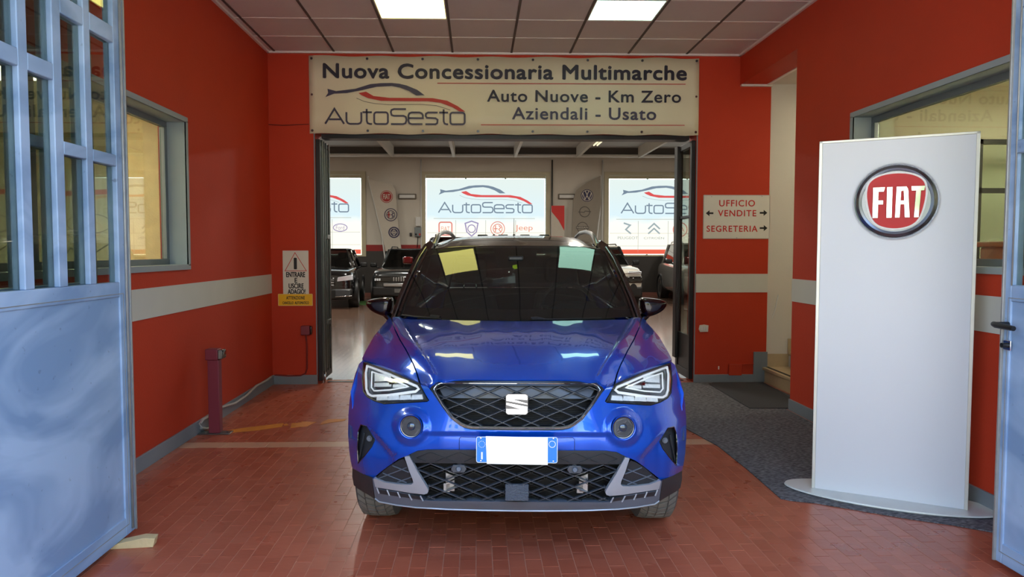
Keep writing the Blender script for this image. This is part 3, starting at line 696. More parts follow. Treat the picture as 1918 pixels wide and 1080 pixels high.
for wi, (xa, xb) in enumerate(wins):
    r = MB(); t = .16
    r.box((xa - .14, SY1 - .05, wz1), (xb + .14, SY1 + .01, wz1 + .1)); r.box((xa - .14, SY1 - .05, wz0), (xa, SY1 + .01, wz1)); r.box((xb, SY1 - .05, wz0), (xb + .14, SY1 + .01, wz1)); r.box((xa - .14, SY1 - .05, wz0 - .05), (xb + .14, SY1 + .01, wz0))
    wd = st('window_%d' % (3 + wi), r, FRM)
    gw = (xb - xa)
    MB().box((xa, SY1 + .25, wz0), (xb, SY1 + .26, wz1)).build('pane', GLASS, wd)
    for k in range(1, 3): MB().box((xa + gw * k / 3 - .03, SY1 + .2, wz0), (xa + gw * k / 3 + .03, SY1 + .25, wz1)).build('mullion', WINM, wd)
    bl = empty('printed_blind', ((xa + xb) / 2, SY1 + .06, wz0), 0, ['backlit printed blind in the showroom window at far left, mostly behind the door frame', 'backlit printed blind in the middle showroom window above the blue car roof', 'backlit printed blind in the right showroom window beside the dark door leaf'][wi], 'window blind', 'printed blinds in the showroom windows')
    W2 = gw / 2
    MB().box((-W2 + .03, 0, .02), (W2 - .03, .01, wz1 - wz0 - .12)).build('sheet', BLIND, bl)
    MB().box((-W2 + .01, -.02, wz1 - wz0 - .1), (W2 - .01, .04, wz1 - wz0 - .01)).build('roller_box', FRM, bl)
    Mb = frame_M((0, -.002, 0), (1, 0, 0), (0, 0, 1))
    k_ = gw / 225.0
    ox = -W2 + 24 * k_; oy = wz1 - wz0 - (402 - 332) * k_
    swoosh(bl, Mb, ox, oy, 176 * k_ / 655, PR_G, PR_R, PR_T)
    a = MB(); ribbon(a, [(-W2 + 15 * k_, oy - 11 * k_), (W2 - 20 * k_, oy - 11 * k_)], .02, Mb)
    for q in (.15, .4, .62): ribbon(a, [(-W2 + .05, oy - .4 - q * 1.6), (W2 - .05, oy - .4 - q * 1.6)], .015, Mb)
    for q in range(1, 4): ribbon(a, [(-W2 + gw * q / 4, .05), (-W2 + gw * q / 4, oy - 14 * k_)], .02, Mb)
    a.build('seam_lines', PR_LINE, bl)
    yb = oy - 30 * k_
    sets = [('Ford', 'Renault', 'KIA', 'Ford'), ('FIAT', 'LANCIA', 'ALFA', 'Jeep'), ('PEUGEOT', 'CITROËN', 'KIA', 'Dacia')][wi]
    for q, wn in enumerate(sets):
        cx = -W2 + (37 + 49 * q) * k_
        if wn == 'Jeep': text('brand_print', 'Jeep', cx - 16 * k_, yb - 6 * k_, 33 * k_, 13 * k_, Mb, PB_R, bl, .001); continue
        if wn in ('PEUGEOT', 'CITROËN'):
            text('brand_print', wn, cx - 19 * k_, yb - 18 * k_, 38 * k_, 5 * k_, Mb, PR_T, bl, .001, bold=.01)
            a = MB()
            if wn[0] == 'C':
                for d in (0, 9): ribbon(a, [(cx - 11 * k_, yb - (8 - d) * k_), (cx, yb - (-2 - d) * k_), (cx + 11 * k_, yb - (8 - d) * k_)], 3 * k_, Mb)
            else:
                ribbon(a, [(cx - 8 * k_, yb + 12 * k_), (cx + 4 * k_, yb + 8 * k_), (cx - 4 * k_, yb), (cx + 6 * k_, yb - 8 * k_)], 3 * k_, Mb)
            a.build('emblem_print', PR_T, bl); continue
        mm = {'LANCIA': PB_B, 'Ford': PB_B}.get(wn, PB_R)
        a = MB(); rx = 13 * k_; ry = (7 if wn == 'Ford' else 13) * k_
        if wn == 'FIAT': ribbon(a, rrect(cx - 12 * k_, yb - 12 * k_, cx + 12 * k_, yb + 12 * k_, 4 * k_), 2.5 * k_, Mb, closed=True)
        elif wn == 'LANCIA': ribbon(a, [(cx - 12 * k_, yb + 10 * k_), (cx, yb + 14 * k_), (cx + 12 * k_, yb + 10 * k_), (cx + 9 * k_, yb - 6 * k_), (cx, yb - 14 * k_), (cx - 9 * k_, yb - 6 * k_)], 2.5 * k_, Mb, closed=True); ribbon(a, circ(cx, yb, 7 * k_), 2 * k_, Mb, closed=True)
        elif wn == 'ALFA': ribbon(a, circ(cx, yb, 13 * k_), 1.5 * k_, Mb, closed=True); ribbon(a, circ(cx, yb, 8.5 * k_), 1.5 * k_, Mb, closed=True); ribbon(a, [(cx - 7 * k_, yb), (cx + 0 * k_, yb)], 1.8 * k_, Mb); ribbon(a, [(cx - 4 * k_, yb - 6 * k_), (cx - 4 * k_, yb + 6 * k_)], 1.8 * k_, Mb); ribbon(a, [(cx + 2 * k_, yb + 6 * k_), (cx + 6 * k_, yb + 2 * k_), (cx + 2 * k_, yb - 1 * k_), (cx + 6 * k_, yb - 6 * k_)], 1.6 * k_, Mb)
        else: ribbon(a, circ(cx, yb, rx, ry), 1.8 * k_, Mb, closed=True)
        a.build('emblem_print', mm, bl)
        if wn in ('FIAT', 'Ford', 'KIA'): text('brand_print', wn, cx - 8 * k_, yb - 4 * k_, 16 * k_, 8 * k_, Mb, mm, bl, .001)
    a = MB(); poly2(a, [(-W2 + .04, .03), (W2 - .04, .03), (W2 - .04, .17), (-W2 + .04, .17)], Mb); a.build('red_glow_strip', em_soft('glow_orange_red', (250, 108, 84)), bl)  # emissive strip for the orange-red glow at the window's foot
# daylight entering at the windows is the blinds' own glow; outside the back wall

# ------------------------------------------------------------------ the blue car
CD = 3.03                     # distance from the viewpoint to the car's front plane
base = PY(968, 842, CD)
car = empty('car', (base.x, CD, 0), -math.radians(2.9), 'glossy blue compact SUV facing out of the hall under the banner, black roof', 'car')
cosP, sinP = math.cos(PITCH), math.sin(PITCH)
def car_xyz(U, V, Yl):
    """photo offsets from the car's centre line and a depth -> metric car coordinates"""
    U = np.asarray(U, float); V = np.asarray(V, float); D = CD + Yl
    v = -(V - 540) / F; fy = cosP + v * sinP; fz = v * cosP - sinP
    return np.stack([U / F / fy * D, Yl + 0 * U, CAMH + fz / fy * D], 1)
FAS = TPS([(0, 690, .10), (0, 713, .065), (0, 760, .035), (0, 805, .005), (0, 842, 0), (0, 870, .01), (0, 905, .035), (0, 940, .08), (0, 957, .13), (0, 985, .2),
    (80, 713, .08), (80, 760, .045), (80, 805, .015), (80, 842, .008), (80, 900, .045), (80, 945, .09), (80, 960, .14),
    (150, 700, .18), (160, 722, .125), (160, 750, .10), (160, 800, .06), (160, 842, .05), (160, 900, .08), (160, 945, .13), (160, 965, .19),
    (205, 700, .27), (200, 722, .2), (200, 752, .165), (200, 800, .115), (200, 850, .095), (200, 900, .12), (200, 945, .175), (200, 970, .22),
    (250, 680, .50), (250, 705, .38), (250, 756, .27), (250, 800, .2), (250, 850, .185), (250, 895, .205), (250, 940, .26),
    (288, 672, .70), (288, 700, .56), (288, 735, .46), (288, 780, .36), (288, 825, .31), (288, 870, .31), (288, 905, .34), (280, 940, .36),
    (306, 700, .70), (306, 740, .56), (305, 780, .46), (305, 825, .41), (305, 870, .41), (303, 905, .45),
    (316, 720, .72), (316, 760, .62), (317, 814, .53), (315, 862, .52), (312, 900, .56)], sx=60, sy=60, lam=2e-4)
_sl = [(.03, .62), (.065, .53), (.1, .41), (.16, .33), (.27, .28), (.4, .205), (.5, .172), (.65, .14), (.8, .108), (.93, .075), (1.03, .03), (1.2, .0)]
_yy = np.linspace(.03, 1.2, 235); _ss = np.interp(_yy, [a for a, b in _sl], [b for a, b in _sl]); _zz = np.concatenate([[0], np.cumsum((_ss[1:] + _ss[:-1]) / 2 * np.diff(_yy))]); _zz += .861 - np.interp(.065, _yy, _zz)
def _hood_pts():
    out = []
    for y, xm in ((.045, 0), (.065, .2), (.085, .28), (.12, .36), (.17, .36), (.23, .36), (.3, .36), (.38, .38), (.47, .38), (.58, .4), (.7, .4), (.85, .42), (1.0, .42), (1.12, .3)):
        for k in range(5):
            x = xm * k / 4; c = .10 + .18 * float(sstep0((.38 - y) / .28)); z = float(np.interp(y, _yy, _zz)) - c * x * x
            if k and xm == 0: continue
            D = CD + y; th = math.atan((CAMH - z) / D) - PITCH; py = 540 + F * math.tan(th); fy = cosP - (py - 540) / F * sinP
            out.append((x / D * fy * F, py, y))
    return out
def sstep0(t): t = min(1, max(0, t)); return t * t * (3 - 2 * t)
HOOD = TPS(_hood_pts() + [(0, 594, 1.16), (150, 713, .125), (143, 711.5, .115), (170, 602.5, 1.07), (170, 595, 1.2),
    (184, 719, .205), (195, 684, .33), (200, 671, .39), (200, 641, .62), (200, 620, .90), (200, 605, 1.13), (205, 596, 1.25),
    (232, 697, .40), (232, 657, .68), (235, 629, .97), (238, 609, 1.22), (234, 597, 1.34),
    (262, 684, .55), (262, 658, .76), (256, 630, 1.01), (288, 676, .70), (284, 665, .80), (268, 635, 1.08), (246, 609, 1.33), (234, 592, 1.42), (300, 676, .80)], sx=60, sy=60, lam=5e-4)
def sstep(t): t = np.clip(t, 0, 1); return t * t * (3 - 2 * t)
def seg_dist(U, V, pts):
    """signed distance to an open polyline (positive = outer side, larger U)"""
    best = np.full(len(U), 1e9); sg = np.zeros(len(U))
    for (x0, y0), (x1, y1) in zip(pts[:-1], pts[1:]):
        dx, dy = x1 - x0, y1 - y0; t = np.clip(((U - x0) * dx + (V - y0) * dy) / (dx * dx + dy * dy), 0, 1)
        qx, qy = U - x0 - t * dx, V - y0 - t * dy; d = np.hypot(qx, qy); m_ = d < best; best = np.where(m_, d, best); sg = np.where(m_, np.sign(qx * -dy + qy * dx), sg)
    return best * sg
CREASE = [(216, 592), (196, 630), (176, 662), (158, 690), (146, 716)]
def hood_fn(lift=0.0):
    def f(U, V):
        U = np.asarray(U, float); V = np.asarray(V, float)
        Yl = HOOD(U, V); P = car_xyz(U, V, Yl)
        d = seg_dist(np.abs(U), V, CREASE[::-1])
        P[:, 2] += .012 * sstep((d + 4) / 9.0) * np.clip((718 - V) / 14, 0, 1) + lift
        return P
    return f
def fas_fn(off=0.0, bump=True):
    def f(U, V):
        U = np.asarray(U, float); V = np.asarray(V, float); A = np.abs(U)
        Yl = FAS(U, V) + off
        if bump:
            # rounded bulge that carries the round fog lamp, and the scoop leading to the side vent
            r = np.hypot(A - 199, V - 799.5); Yl = Yl - .028 * (1 - sstep((r - 22) / 17))
            # the lower cheek steps back from the nose between grille and intake
            Yl = Yl + .012 * sstep((V - 808) / 10) * (1 - sstep((A - 150) / 60))
            # blade beside the vent
            d = seg_dist(A, V, [(232, 846), (262, 812), (296, 778)]); Yl = Yl + .03 * sstep((d * 1.0) / 12) * sstep((V - 786) / 16) * (1 - sstep((A - 262) / 30)) * sstep((A - 222) / 20)
        return car_xyz(U, V, Yl)
    return f

# hood and upper fenders
patch('hood', half([(0, 711.5), (60, 711), (120, 711), (143, 711.5), (152, 714), (160, 719.5), (165, 720.5), (182, 715), (193, 687), (206, 661), (218, 640), (228, 618), (232, 602), (233, 597), (216, 597.5), (170, 598.5), (100, 600), (0, 601.5)]), hood_fn(), BLUE, car, step=4, rim=.02, back=(0, .5, -1))
FEN = [(184.5, 716.5), (195, 688), (208, 662), (220, 641), (230, 619), (234, 603), (236, 598), (241, 602), (246, 609), (256, 620), (268, 635), (277, 651), (285, 665), (290, 676), (288, 677.5), (262, 687), (232, 698)]
for fx in (False, True): patch('front_fender', FEN, hood_fn(), BLUE, car, step=4, rim=.02, back=(0, .5, -1), flipx=fx)
# dark cowl and inner structure so nothing is hollow
MB().box((-.50, .42, .25), (.50, 1.1, .80)).build('engine_bay', BLACK, car)
MB().box((-.66, 1.25, .25), (.66, 3.6, .9)).build('cabin_floor', BLACK, car)

# bumper skin
VENT = [(293, 797), (282, 800), (266, 825), (272, 838), (286, 856), (298, 870), (299.5, 840), (298, 810)]
FOG = circ(199, 799.5, 23.5, n=28)
BUMP = [(0, 806), (60, 805.8), (86, 805), (98, 802.5), (108, 797), (124, 784), (142, 760), (159, 735), (168, 724.5), (181, 722), (172, 738), (164.5, 750.5), (168, 753.5), (205, 756), (250, 758.5), (268, 753), (282, 745), (289, 735), (291, 712), (288.5, 680), (290, 677), (296, 682), (303, 700), (309, 722), (314, 750), (316.5, 780), (317, 814), (315, 845), (312, 866), (309, 879), (292, 888), (270, 897.5), (255, 885), (240, 873.5), (222, 861), (203, 853), (186, 845), (168, 843), (0, 843)]
def outline_full(h):
    # top: the notch of the grille; the two halves meet on the centre line
    return half(h)
patch('front_bumper', outline_full(BUMP), fas_fn(), BLUE, car, step=4, rim=.012, holes=[VENT, [(-x, y) for x, y in VENT], FOG, [(-x, y) for x, y in FOG]])
# panel seam lines on the bumper (plate carrier panel)
CLAD = mat('grey_black_cladding', (40, 42, 45), .5, var=.1, bump=.1, bscale=300)
SLATE = mat('slate_grey_trim', (92, 100, 112), .38, var=.05)
SILV = mat('satin_silver_trim', (172, 178, 186), .33, metal=.3, var=.03)
MESHM = mat('grille_lattice_black', (60, 64, 70), .32, var=.1)
DEEP = mat('deep_black_backing', (8, 9, 10), .7)
FINM = mat('radiator_fins', (34, 34, 34), .5, metal=.4)
SEAM = mat('panel_seam', (4, 10, 40), .6)
def strokes(name, lines, fn, r, m, parent, n=6, closed=False, flipx=False, sub=4):
    a = MB()
    for L in lines:
        pts = []
        L2 = list(L) + ([L[0]] if closed else [])
        for (x0, y0), (x1, y1) in zip(L2[:-1], L2[1:]):
            k = max(1, int(math.hypot(x1 - x0, y1 - y0) / sub)); pts += [(x0 + (x1 - x0) * i / k, y0 + (y1 - y0) * i / k) for i in range(k)]
        pts.append(L2[-1]); P = fn([p[0] for p in pts], [p[1] for p in pts])
        if flipx: P = P * [-1, 1, 1]
        a.tube([Vector(p) for p in P], r, n)
    return a.build(name, m, parent)
bp_ = strokes('plate_carrier_seam', [[(-108, 843), (-108, 822), (-105, 819), (105, 819), (108, 822), (108, 843)]], fas_fn(.0005), .0016, SEAM, car)

# upper grille
GO = [(0, 713.5), (143, 713.5), (150, 716), (161, 725), (163, 729), (158, 736.5), (142, 760.5), (124, 785), (106, 798.5), (97, 802), (86, 804), (60, 804.8), (0, 805)]
GI = [(0, 722), (142, 722), (149, 726), (152, 731), (150, 737), (136, 759), (119, 781), (104, 792), (95, 796), (82, 798.5), (0, 799.5)]
grille = empty('grille', (0, 0, 0)); grille.parent = car
patch('grille_frame', half(GO), fas_fn(-.004, False), mat('grille_frame_black', (30, 32, 36), .3), grille, step=5, holes=[half(GI)], rim=.03)
strokes('chrome_outline', [half([(0, 718), (143, 718), (151, 722), (156, 729), (153, 736), (139, 760), (121.5, 783), (105, 795.5), (96, 799.5), (84, 801.5), (0, 802.5)])], fas_fn(-.006, False), .0018, CHROME, grille, closed=True)
patch('grille_backing', half([(0, 720), (145, 720), (154, 730), (120, 784), (96, 800), (0, 801)]), fas_fn(.05, False), DEEP, grille, step=12, rim=0)
a = MB()
for i in range(18):
    V0 = 744 + i * 3; w_ = 150 - max(0, (V0 - 735)) * .72
    P = fas_fn(.04, False)(np.array([-w_, 0, w_]), np.array([V0] * 3)); a.tube([Vector(p) for p in P], .0018, 4)
a.build('radiator_fins', FINM, grille)['kind'] = 'stuff'
# upper dark band panels behind the top rows of the lattice
patch('grille_upper_panel', half([(0, 722), (140, 722), (146, 728), (136, 746), (0, 746)]), fas_fn(.022, False), MESHM, grille, step=12, rim=0)
def lattice(name, clip, fn, dx, dy, y0, par, kx, ky, r, m, parent, excl=None):
    a = MB(); done = 0
    for i in range(-kx, kx + 1):
        for j in range(0, ky):
            if (i + j + par) % 2: continue
            for s in (-1, 1):
                p0 = (i * dx, y0 + j * dy); p1 = ((i + s) * dx, y0 + (j + 1) * dy); K = 6
                us = np.array([p0[0] + (p1[0] - p0[0]) * t / K for t in range(K + 1)]); vs_ = np.array([p0[1] + (p1[1] - p0[1]) * t / K for t in range(K + 1)])
                mid = inside(clip, (us[1:] + us[:-1]) / 2, (vs_[1:] + vs_[:-1]) / 2)
                if excl is not None: mid &= ~inside(excl, (us[1:] + us[:-1]) / 2, (vs_[1:] + vs_[:-1]) / 2)
                t = 0
                while t < K:
                    if mid[t]:
                        e = t
                        while e < K and mid[e]: e += 1
                        Pf = fn(us[[t, e]], vs_[[t, e]]); Vf = [Vector(p) for p in Pf]
                        # bar with a sharp front edge: triangular section, flat faces
                        d = (Vf[1] - Vf[0]).normalized(); up = Vector((0, -1, 0)).cross(d).normalized()
                        q = []
                        for v in Vf: q += [v + up * r + Vector((0, .014, 0)), v + up * r * .45, v - up * r * .45, v - up * r + Vector((0, .014, 0))]
                        a.add(q, [(0, 4, 5, 1), (1, 5, 6, 2), (2, 6, 7, 3), (0, 1, 2, 3), (4, 7, 6, 5)]); t = e
                    else: t += 1
    return a.build(name, m, parent)
lattice('grille_lattice', half(GI), fas_fn(.004, False), 27, 11.4, 723.5, 1, 6, 7, .0027, MESHM, grille)
# square chrome badge with the split S
P_ = fas_fn(-.02, False)(np.array([0.]), np.array([757.]))[0]
badge = empty('badge', tuple(P_)); badge.parent = grille
Mb = frame_M((0, 0, 0), (1, 0, 0), (0, .06, 1))
sx_, sz_ = .0475, .044
a = MB(); poly2(a, rrect(-sx_, -sz_, sx_, sz_, .010), Mb @ Matrix.Translation((0, 0, -.012)), .010); a.build('badge_plate', GLOSSBLACK, badge)
a = MB()
poly2(a, [(-.045, .036), (-.037, .042), (.037, .042), (.045, .036), (.045, .019), (.020, .021), (-.018, .0215), (.045, .0045), (.045, .000), (-.045, .016)], Mb, .006)
poly2(a, [(.045, -.034), (.037, -.042), (-.037, -.042), (-.045, -.034), (-.045, -.019), (-.020, -.0195), (.018, -.0205), (-.045, -.0015), (-.045, .007), (.045, -.009)], Mb, .006)
a.build('badge_letter', CHROME, badge)

# lower intake
LG = [(0, 843.5), (168, 843.5), (186, 846), (203, 853.5), (214, 858), (222, 862), (240, 874), (269, 897), (262, 914), (215, 925), (190, 936), (160, 939.5), (0, 940)]
intake = empty('lower_grille', (0, 0, 0)); intake.parent = car
patch('intake_backing', half(LG), fas_fn(.07, False), DEEP, intake, step=12, rim=0)
TOPB = [(0, 843.5), (168, 843.5), (186, 846), (200, 852), (196, 868), (150, 868.5), (0, 869)]
patch('intake_brow', half(TOPB), fas_fn(.002, False), CLAD, intake, step=6, rim=.03)
lattice('brow_relief', half([(0, 846), (166, 846), (192, 852), (190, 866), (0, 867)]), fas_fn(-.0035, False), 27, 10.6, 848.4, 0, 8, 2, .0016, CLAD, intake)
lattice('intake_lattice', half([(0, 869), (196, 868), (170, 905), (163, 925), (172, 937), (0, 940)]), fas_fn(.008, False), 27, 10.6, 869.6, 0, 8, 7, .0031, MESHM, intake, excl=[(-22, 908), (22, 908), (22, 937), (-22, 937)])
lattice('intake_lattice_rear', half([(0, 869), (196, 868), (170, 905), (163, 925), (172, 937), (0, 940)]), fas_fn(.035, False), 27, 10.6, 874.6, 0, 8, 7, .003, DEEP, intake)
for sg in (-1, 1):
    # triangular corner mesh: flat dark panel with its lattice relief
    TRI = [(209, 866), (213, 861), (222, 864), (242, 877), (267, 899), (262, 902), (235, 905), (206, 907), (196, 905)]
    TR2 = [(sg * x, y) for x, y in TRI]
    patch('corner_mesh_panel', TR2, fas_fn(.012, False), CLAD, intake, step=6, rim=.01)
    lattice('corner_lattice', TR2, fas_fn(.004, False), 27, 10.6, 860, 0, 10, 5, .0034, SLATE, intake)
a = MB()
for i in range(20):
    V0 = 873 + i * 3.3; P = fas_fn(.062, False)(np.array([-165, 0, 165]), np.array([V0] * 3)); a.tube([Vector(p) for p in P], .0016, 4)
a.build('radiator_fins', FINM, intake)['kind'] = 'stuff'
for sg in (-1, 1):
    P = fas_fn(.045, False)(np.array([sg * 125.]), np.array([898.]))[0]
    MB().box((P[0] - .02, P[1], P[2] - .055), (P[0] + .02, P[1] + .01, P[2] + .045)).box((P[0] - .03, P[1], P[2] - .06), (P[0] + .0, P[1] + .012, P[2] - .02)).build('bracket', ALU, intake, .002)
    P = fas_fn(-.004, False)(np.array([sg * 109.]), np.array([879.]))[0]
    se = empty('parking_sensor', tuple(P)); se.parent = intake
    MB().prism([(x, 0, z) for x, z in ((-.034, 0), (-.024, .017), (.024, .017), (.034, 0), (.024, -.017), (-.024, -.017))], (0, .03, 0)).build('housing', MESHM, se, .002)
    MB().lathe([(0, .006), (.009, .006), (.011, .003), (.0115, 0), (.014, 0), (.014, -.01)], 20, Matrix.Rotation(PI / 2, 4, 'X')).build('sensor_disc', SLATE, se)
P = fas_fn(-.008, False)(np.array([0.]), np.array([922.5]))[0]
rad = empty('radar_cover', tuple(P)); rad.parent = intake
a = MB(); poly2(a, rrect(-.050, -.036, .052, .036, .005), frame_M((0, 0, 0), (1, 0, 0), (0, .1, 1)) @ Matrix.Translation((0, 0, -.02)), .022); a.build('cover', mat('pitted_grey_plastic', (66, 72, 82), .55, bump=.8, bscale=160, var=.15), rad, .003)

VTR = [(211, 857), (202.5, 855.5), (185, 888), (167, 917), (166, 921.5), (168, 925.5), (174, 927.5), (200, 925), (221, 921.5), (262, 915), (266, 913.5), (269.5, 899), (266, 898.5), (248, 905.5), (225, 908.5), (209, 909.5), (198, 909), (194.5, 906), (195.5, 900), (203, 882)]
for sg in (False, True): patch('silver_trim', VTR, fas_fn(-.012, False), SILV, car, step=4, rim=.03, flipx=sg)
SKID = [(0, 940), (160, 939.5), (176, 938.5), (190, 932), (205, 926), (262, 917), (269, 899.5), (271.5, 899), (266, 937.5), (258, 943), (225, 949), (190, 953), (130, 956), (60, 957.3), (0, 957.6)]
patch('skid_plate', half(SKID), fas_fn(-.006, False), SLATE, car, step=5, rim=.10)
strokes('skid_edge', [half([(0, 956.8), (60, 956.4), (130, 955), (190, 952), (225, 948), (258, 942), (266, 936)])[:7]], fas_fn(-.008, False), .0035, SILV, car)
strokes('skid_edge', [[(-x, y) for x, y in ((0, 956.8), (60, 956.4), (130, 955), (190, 952), (225, 948), (258, 942), (266, 936))]], fas_fn(-.008, False), .0035, SILV, car)
for sg in (False, True):
    strokes('skid_slash', [[(263, 915), (259, 926)], [(244, 919), (239, 930)], [(224, 923), (219, 934)], [(203, 927), (197, 938)], [(181, 930), (176, 939.5)]], fas_fn(-.010, False), .0034, SILV, car, flipx=sg)
    patch('skid_pocket', [(262, 918), (205, 927.5), (184, 931), (178, 938), (205, 934), (256, 927)], fas_fn(-.0085, False), DEEP if False else CLAD, car, step=6, rim=0, flipx=sg)
    patch('cladding', [(309, 879.5), (292, 888.5), (271, 898), (272, 900), (267, 937), (274, 932), (284, 926), (298, 918), (306, 911), (309, 895)], fas_fn(-.001, False), CLAD, car, step=5, rim=.05, flipx=sg)
    # side vent: deep dark pocket with a blade and a sensor
    vt = empty('side_vent', (0, 0, 0)); vt.parent = car
    patch('vent_pocket', VENT, fas_fn(.045), CLAD, vt, step=6, rim=0, flipx=sg)
    strokes('vent_edge', [VENT], fas_fn(.002), .003, GLOSSBLACK, vt, closed=True, flipx=sg)
    P = fas_fn(.03)(np.array([277.]), np.array([823.]))[0] * ([-1, 1, 1] if sg else [1, 1, 1])
    MB().lathe([(0, .006), (.008, .006), (.009, .002), (.0125, .002), (.014, 0), (.014, -.01)], 18, Matrix.Translation(P) @ Matrix.Rotation(PI / 2, 4, 'X')).build('sensor', SLATE, vt)
    strokes('vent_blade', [[(286, 812), (297, 868)]], fas_fn(.03), .005, CLAD, vt, flipx=sg)
# fog lamps
LENS = glassmat('lamp_lens', (.93, .95, .96, 1), 1.5)
MIRR = mat('lamp_reflector', (200, 204, 208), .18, metal=1, var=.1, scale=60)
for sg in (-1, 1):
    P = fas_fn()(np.array([199. * sg]), np.array([799.5]))[0]
    fg = empty('fog_lamp', (P[0], P[1] - .004, P[2]), sg * .12); fg.parent = car
    R_ = Matrix.Rotation(PI / 2, 4, 'X')
    MB().lathe([(.0515, -.03), (.0545, .0), (.053, .0055), (.050, .004), (.0485, -.002), (.047, -.03)], 40, R_).build('chrome_ring', BLUE, fg)
    MB().lathe([(.0485, -.004), (.047, .001), (.044, .0), (.0425, -.003), (.041, -.010)], 40, R_).build('inner_ring', DCHROME, fg)
    MB().lathe([(.0425, -.004), (.033, -.022), (.0285, -.018), (.0262, -.018), (.0262, -.04)], 40, R_).build('bezel', MESHM, fg)
    MB().lathe([(0, .004), (.010, .0025), (.018, -.003), (.0235, -.012), (.0262, -.022)], 32, R_).build('lens', mat('lamp_lens_solid', (70, 78, 86), .04, metal=.6, coat=1) if 'lamp_lens_solid' not in MATS else MATS['lamp_lens_solid'], fg)

# headlights
HL = [(283, 680.5), (240, 696), (182.5, 720.5), (174, 737), (166.5, 751), (205, 754.5), (249, 757), (266, 752), (281, 744), (287.5, 734), (289.5, 712), (288, 690), (286.5, 680)]
HLC = mat('headlight_housing', (84, 92, 102), .2, metal=.7, var=.5, scale=30)
DRL = mat('drl_light_guide', (226, 230, 232), .2, coat=1, emit=.45)  # guide is unlit; its daylight brightness is put in as glow
LED = mat('led_module', (226, 232, 238), .25, metal=.2, var=.25, scale=80, coat=1, emit=.2)  # modules are off; brightness put in as a slight glow
AMB = mat('side_marker_orange', (206, 126, 84), .3)
DRLo = [(281, 686), (241, 701), (188, 724), (184, 729), (190, 734), (240, 741), (272, 743), (279, 739), (282.5, 730), (283.5, 700)]
for sg in (False, True):
    hl = empty('headlight', (0, 0, 0)); hl.parent = car
    fl = fas_fn(.004, False)
    patch('housing', HL, fas_fn(.045, False), HLC, hl, step=6, rim=0, flipx=sg)
    strokes('housing_edge', [HL], fas_fn(.006, False), .0045, BLACK, hl, closed=True, flipx=sg)
    a = strokes('light_guide', [DRLo], fas_fn(.022, False), .0062, DRL, hl, closed=True, flipx=sg)
    strokes('inner_guide', [[(272, 697), (244, 707), (203, 725), (238, 731), (268, 733), (273, 727), (272, 697)]], fas_fn(.028, False), .004, DRL, hl, flipx=sg)
    for (u, v, du, dv) in ((252, 708, 15, 7.5), (252, 722, 16, 3.5), (222, 724, 11, 3)):
        o = patch('led_module', [(u - du, v - dv), (u + du, v - dv * .9), (u + du, v + dv), (u - du, v + dv * .8)], fas_fn(.024, False), LED, hl, step=5, rim=.03, flipx=sg)
    patch('reflector_fin', [(234, 714), (240, 712), (240, 721), (232, 720)], fas_fn(.02, False), GLOSSBLACK, hl, step=5, rim=.03, flipx=sg)
    for i in range(4):
        u0 = 178 + i * 22; du = 19
        patch('indicator_segment', [(u0, 740 + i * .8), (u0 + du, 741 + i * .8), (u0 + du + 1, 749.5 + i * .6), (u0 - 2, 748.5 + i * .6)], fas_fn(.02, False), LED, hl, step=5, rim=.02, flipx=sg)
    patch('side_marker', [(286, 690), (288.5, 700), (288.5, 728), (285.5, 732)], fas_fn(.012, False), AMB, hl, step=4, rim=0, flipx=sg)
    patch('lens', HL, fas_fn(.0, False), LENS, hl, step=5, rim=.006, flipx=sg)
# number plate: blue ends, blank white centre, no characters readable in the photograph
P = fas_fn(-.03, False)(np.array([0.]), np.array([842.5]))[0]
pt = empty('number_plate', tuple(P)); pt.parent = car
PLB = mat('plate_blue', (28, 120, 205), .35); PLW = mat('plate_white', (252, 252, 252), .4, emit=.35); Mp = frame_M((0, 0, 0), (1, 0, 0), (0, .03, 1));  # white cover has a glow added, though it is no lamp
hw, hh = .172, .0555
a = MB(); poly2(a, rrect(-hw, -hh, hw, hh, .009), Mp @ Matrix.Translation((0, 0, -.006)), .006); a.build('plate', PLB, pt)
a = MB(); ribbon(a, rrect(-hw + .0015, -hh + .0015, hw - .0015, hh - .0015, .008), .0022, Mp, closed=True); a.build('plate_edge', WHITEP, pt)
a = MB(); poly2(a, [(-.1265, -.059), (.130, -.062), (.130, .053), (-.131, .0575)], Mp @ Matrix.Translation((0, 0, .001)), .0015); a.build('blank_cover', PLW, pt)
a = MB(); poly2(a, [(-.151, -.041), (-.144, -.041), (-.144, -.010), (-.151, -.010)], Mp); a.build('country_letter', WHITEP, pt)
a = MB()
for k in range(12): poly2(a, circ(-.148 + .0135 * math.cos(k * PI / 6), .023 + .0135 * math.sin(k * PI / 6), .0017, n=5), Mp)
a.build('star_ring', WHITEP, pt)
a = MB(); ribbon(a, circ(.149, .025, .0135, n=28), .0022, Mp, closed=True); a.build('year_ring', WHITEP, pt)
for x in (-.152, .154):
    for z in (-.047, .049): MB().lathe([(0, .002), (.003, .0015), (.0036, 0)], 10, Mp @ Matrix.Translation((x, z, 0))).build('screw', CHROME, pt)

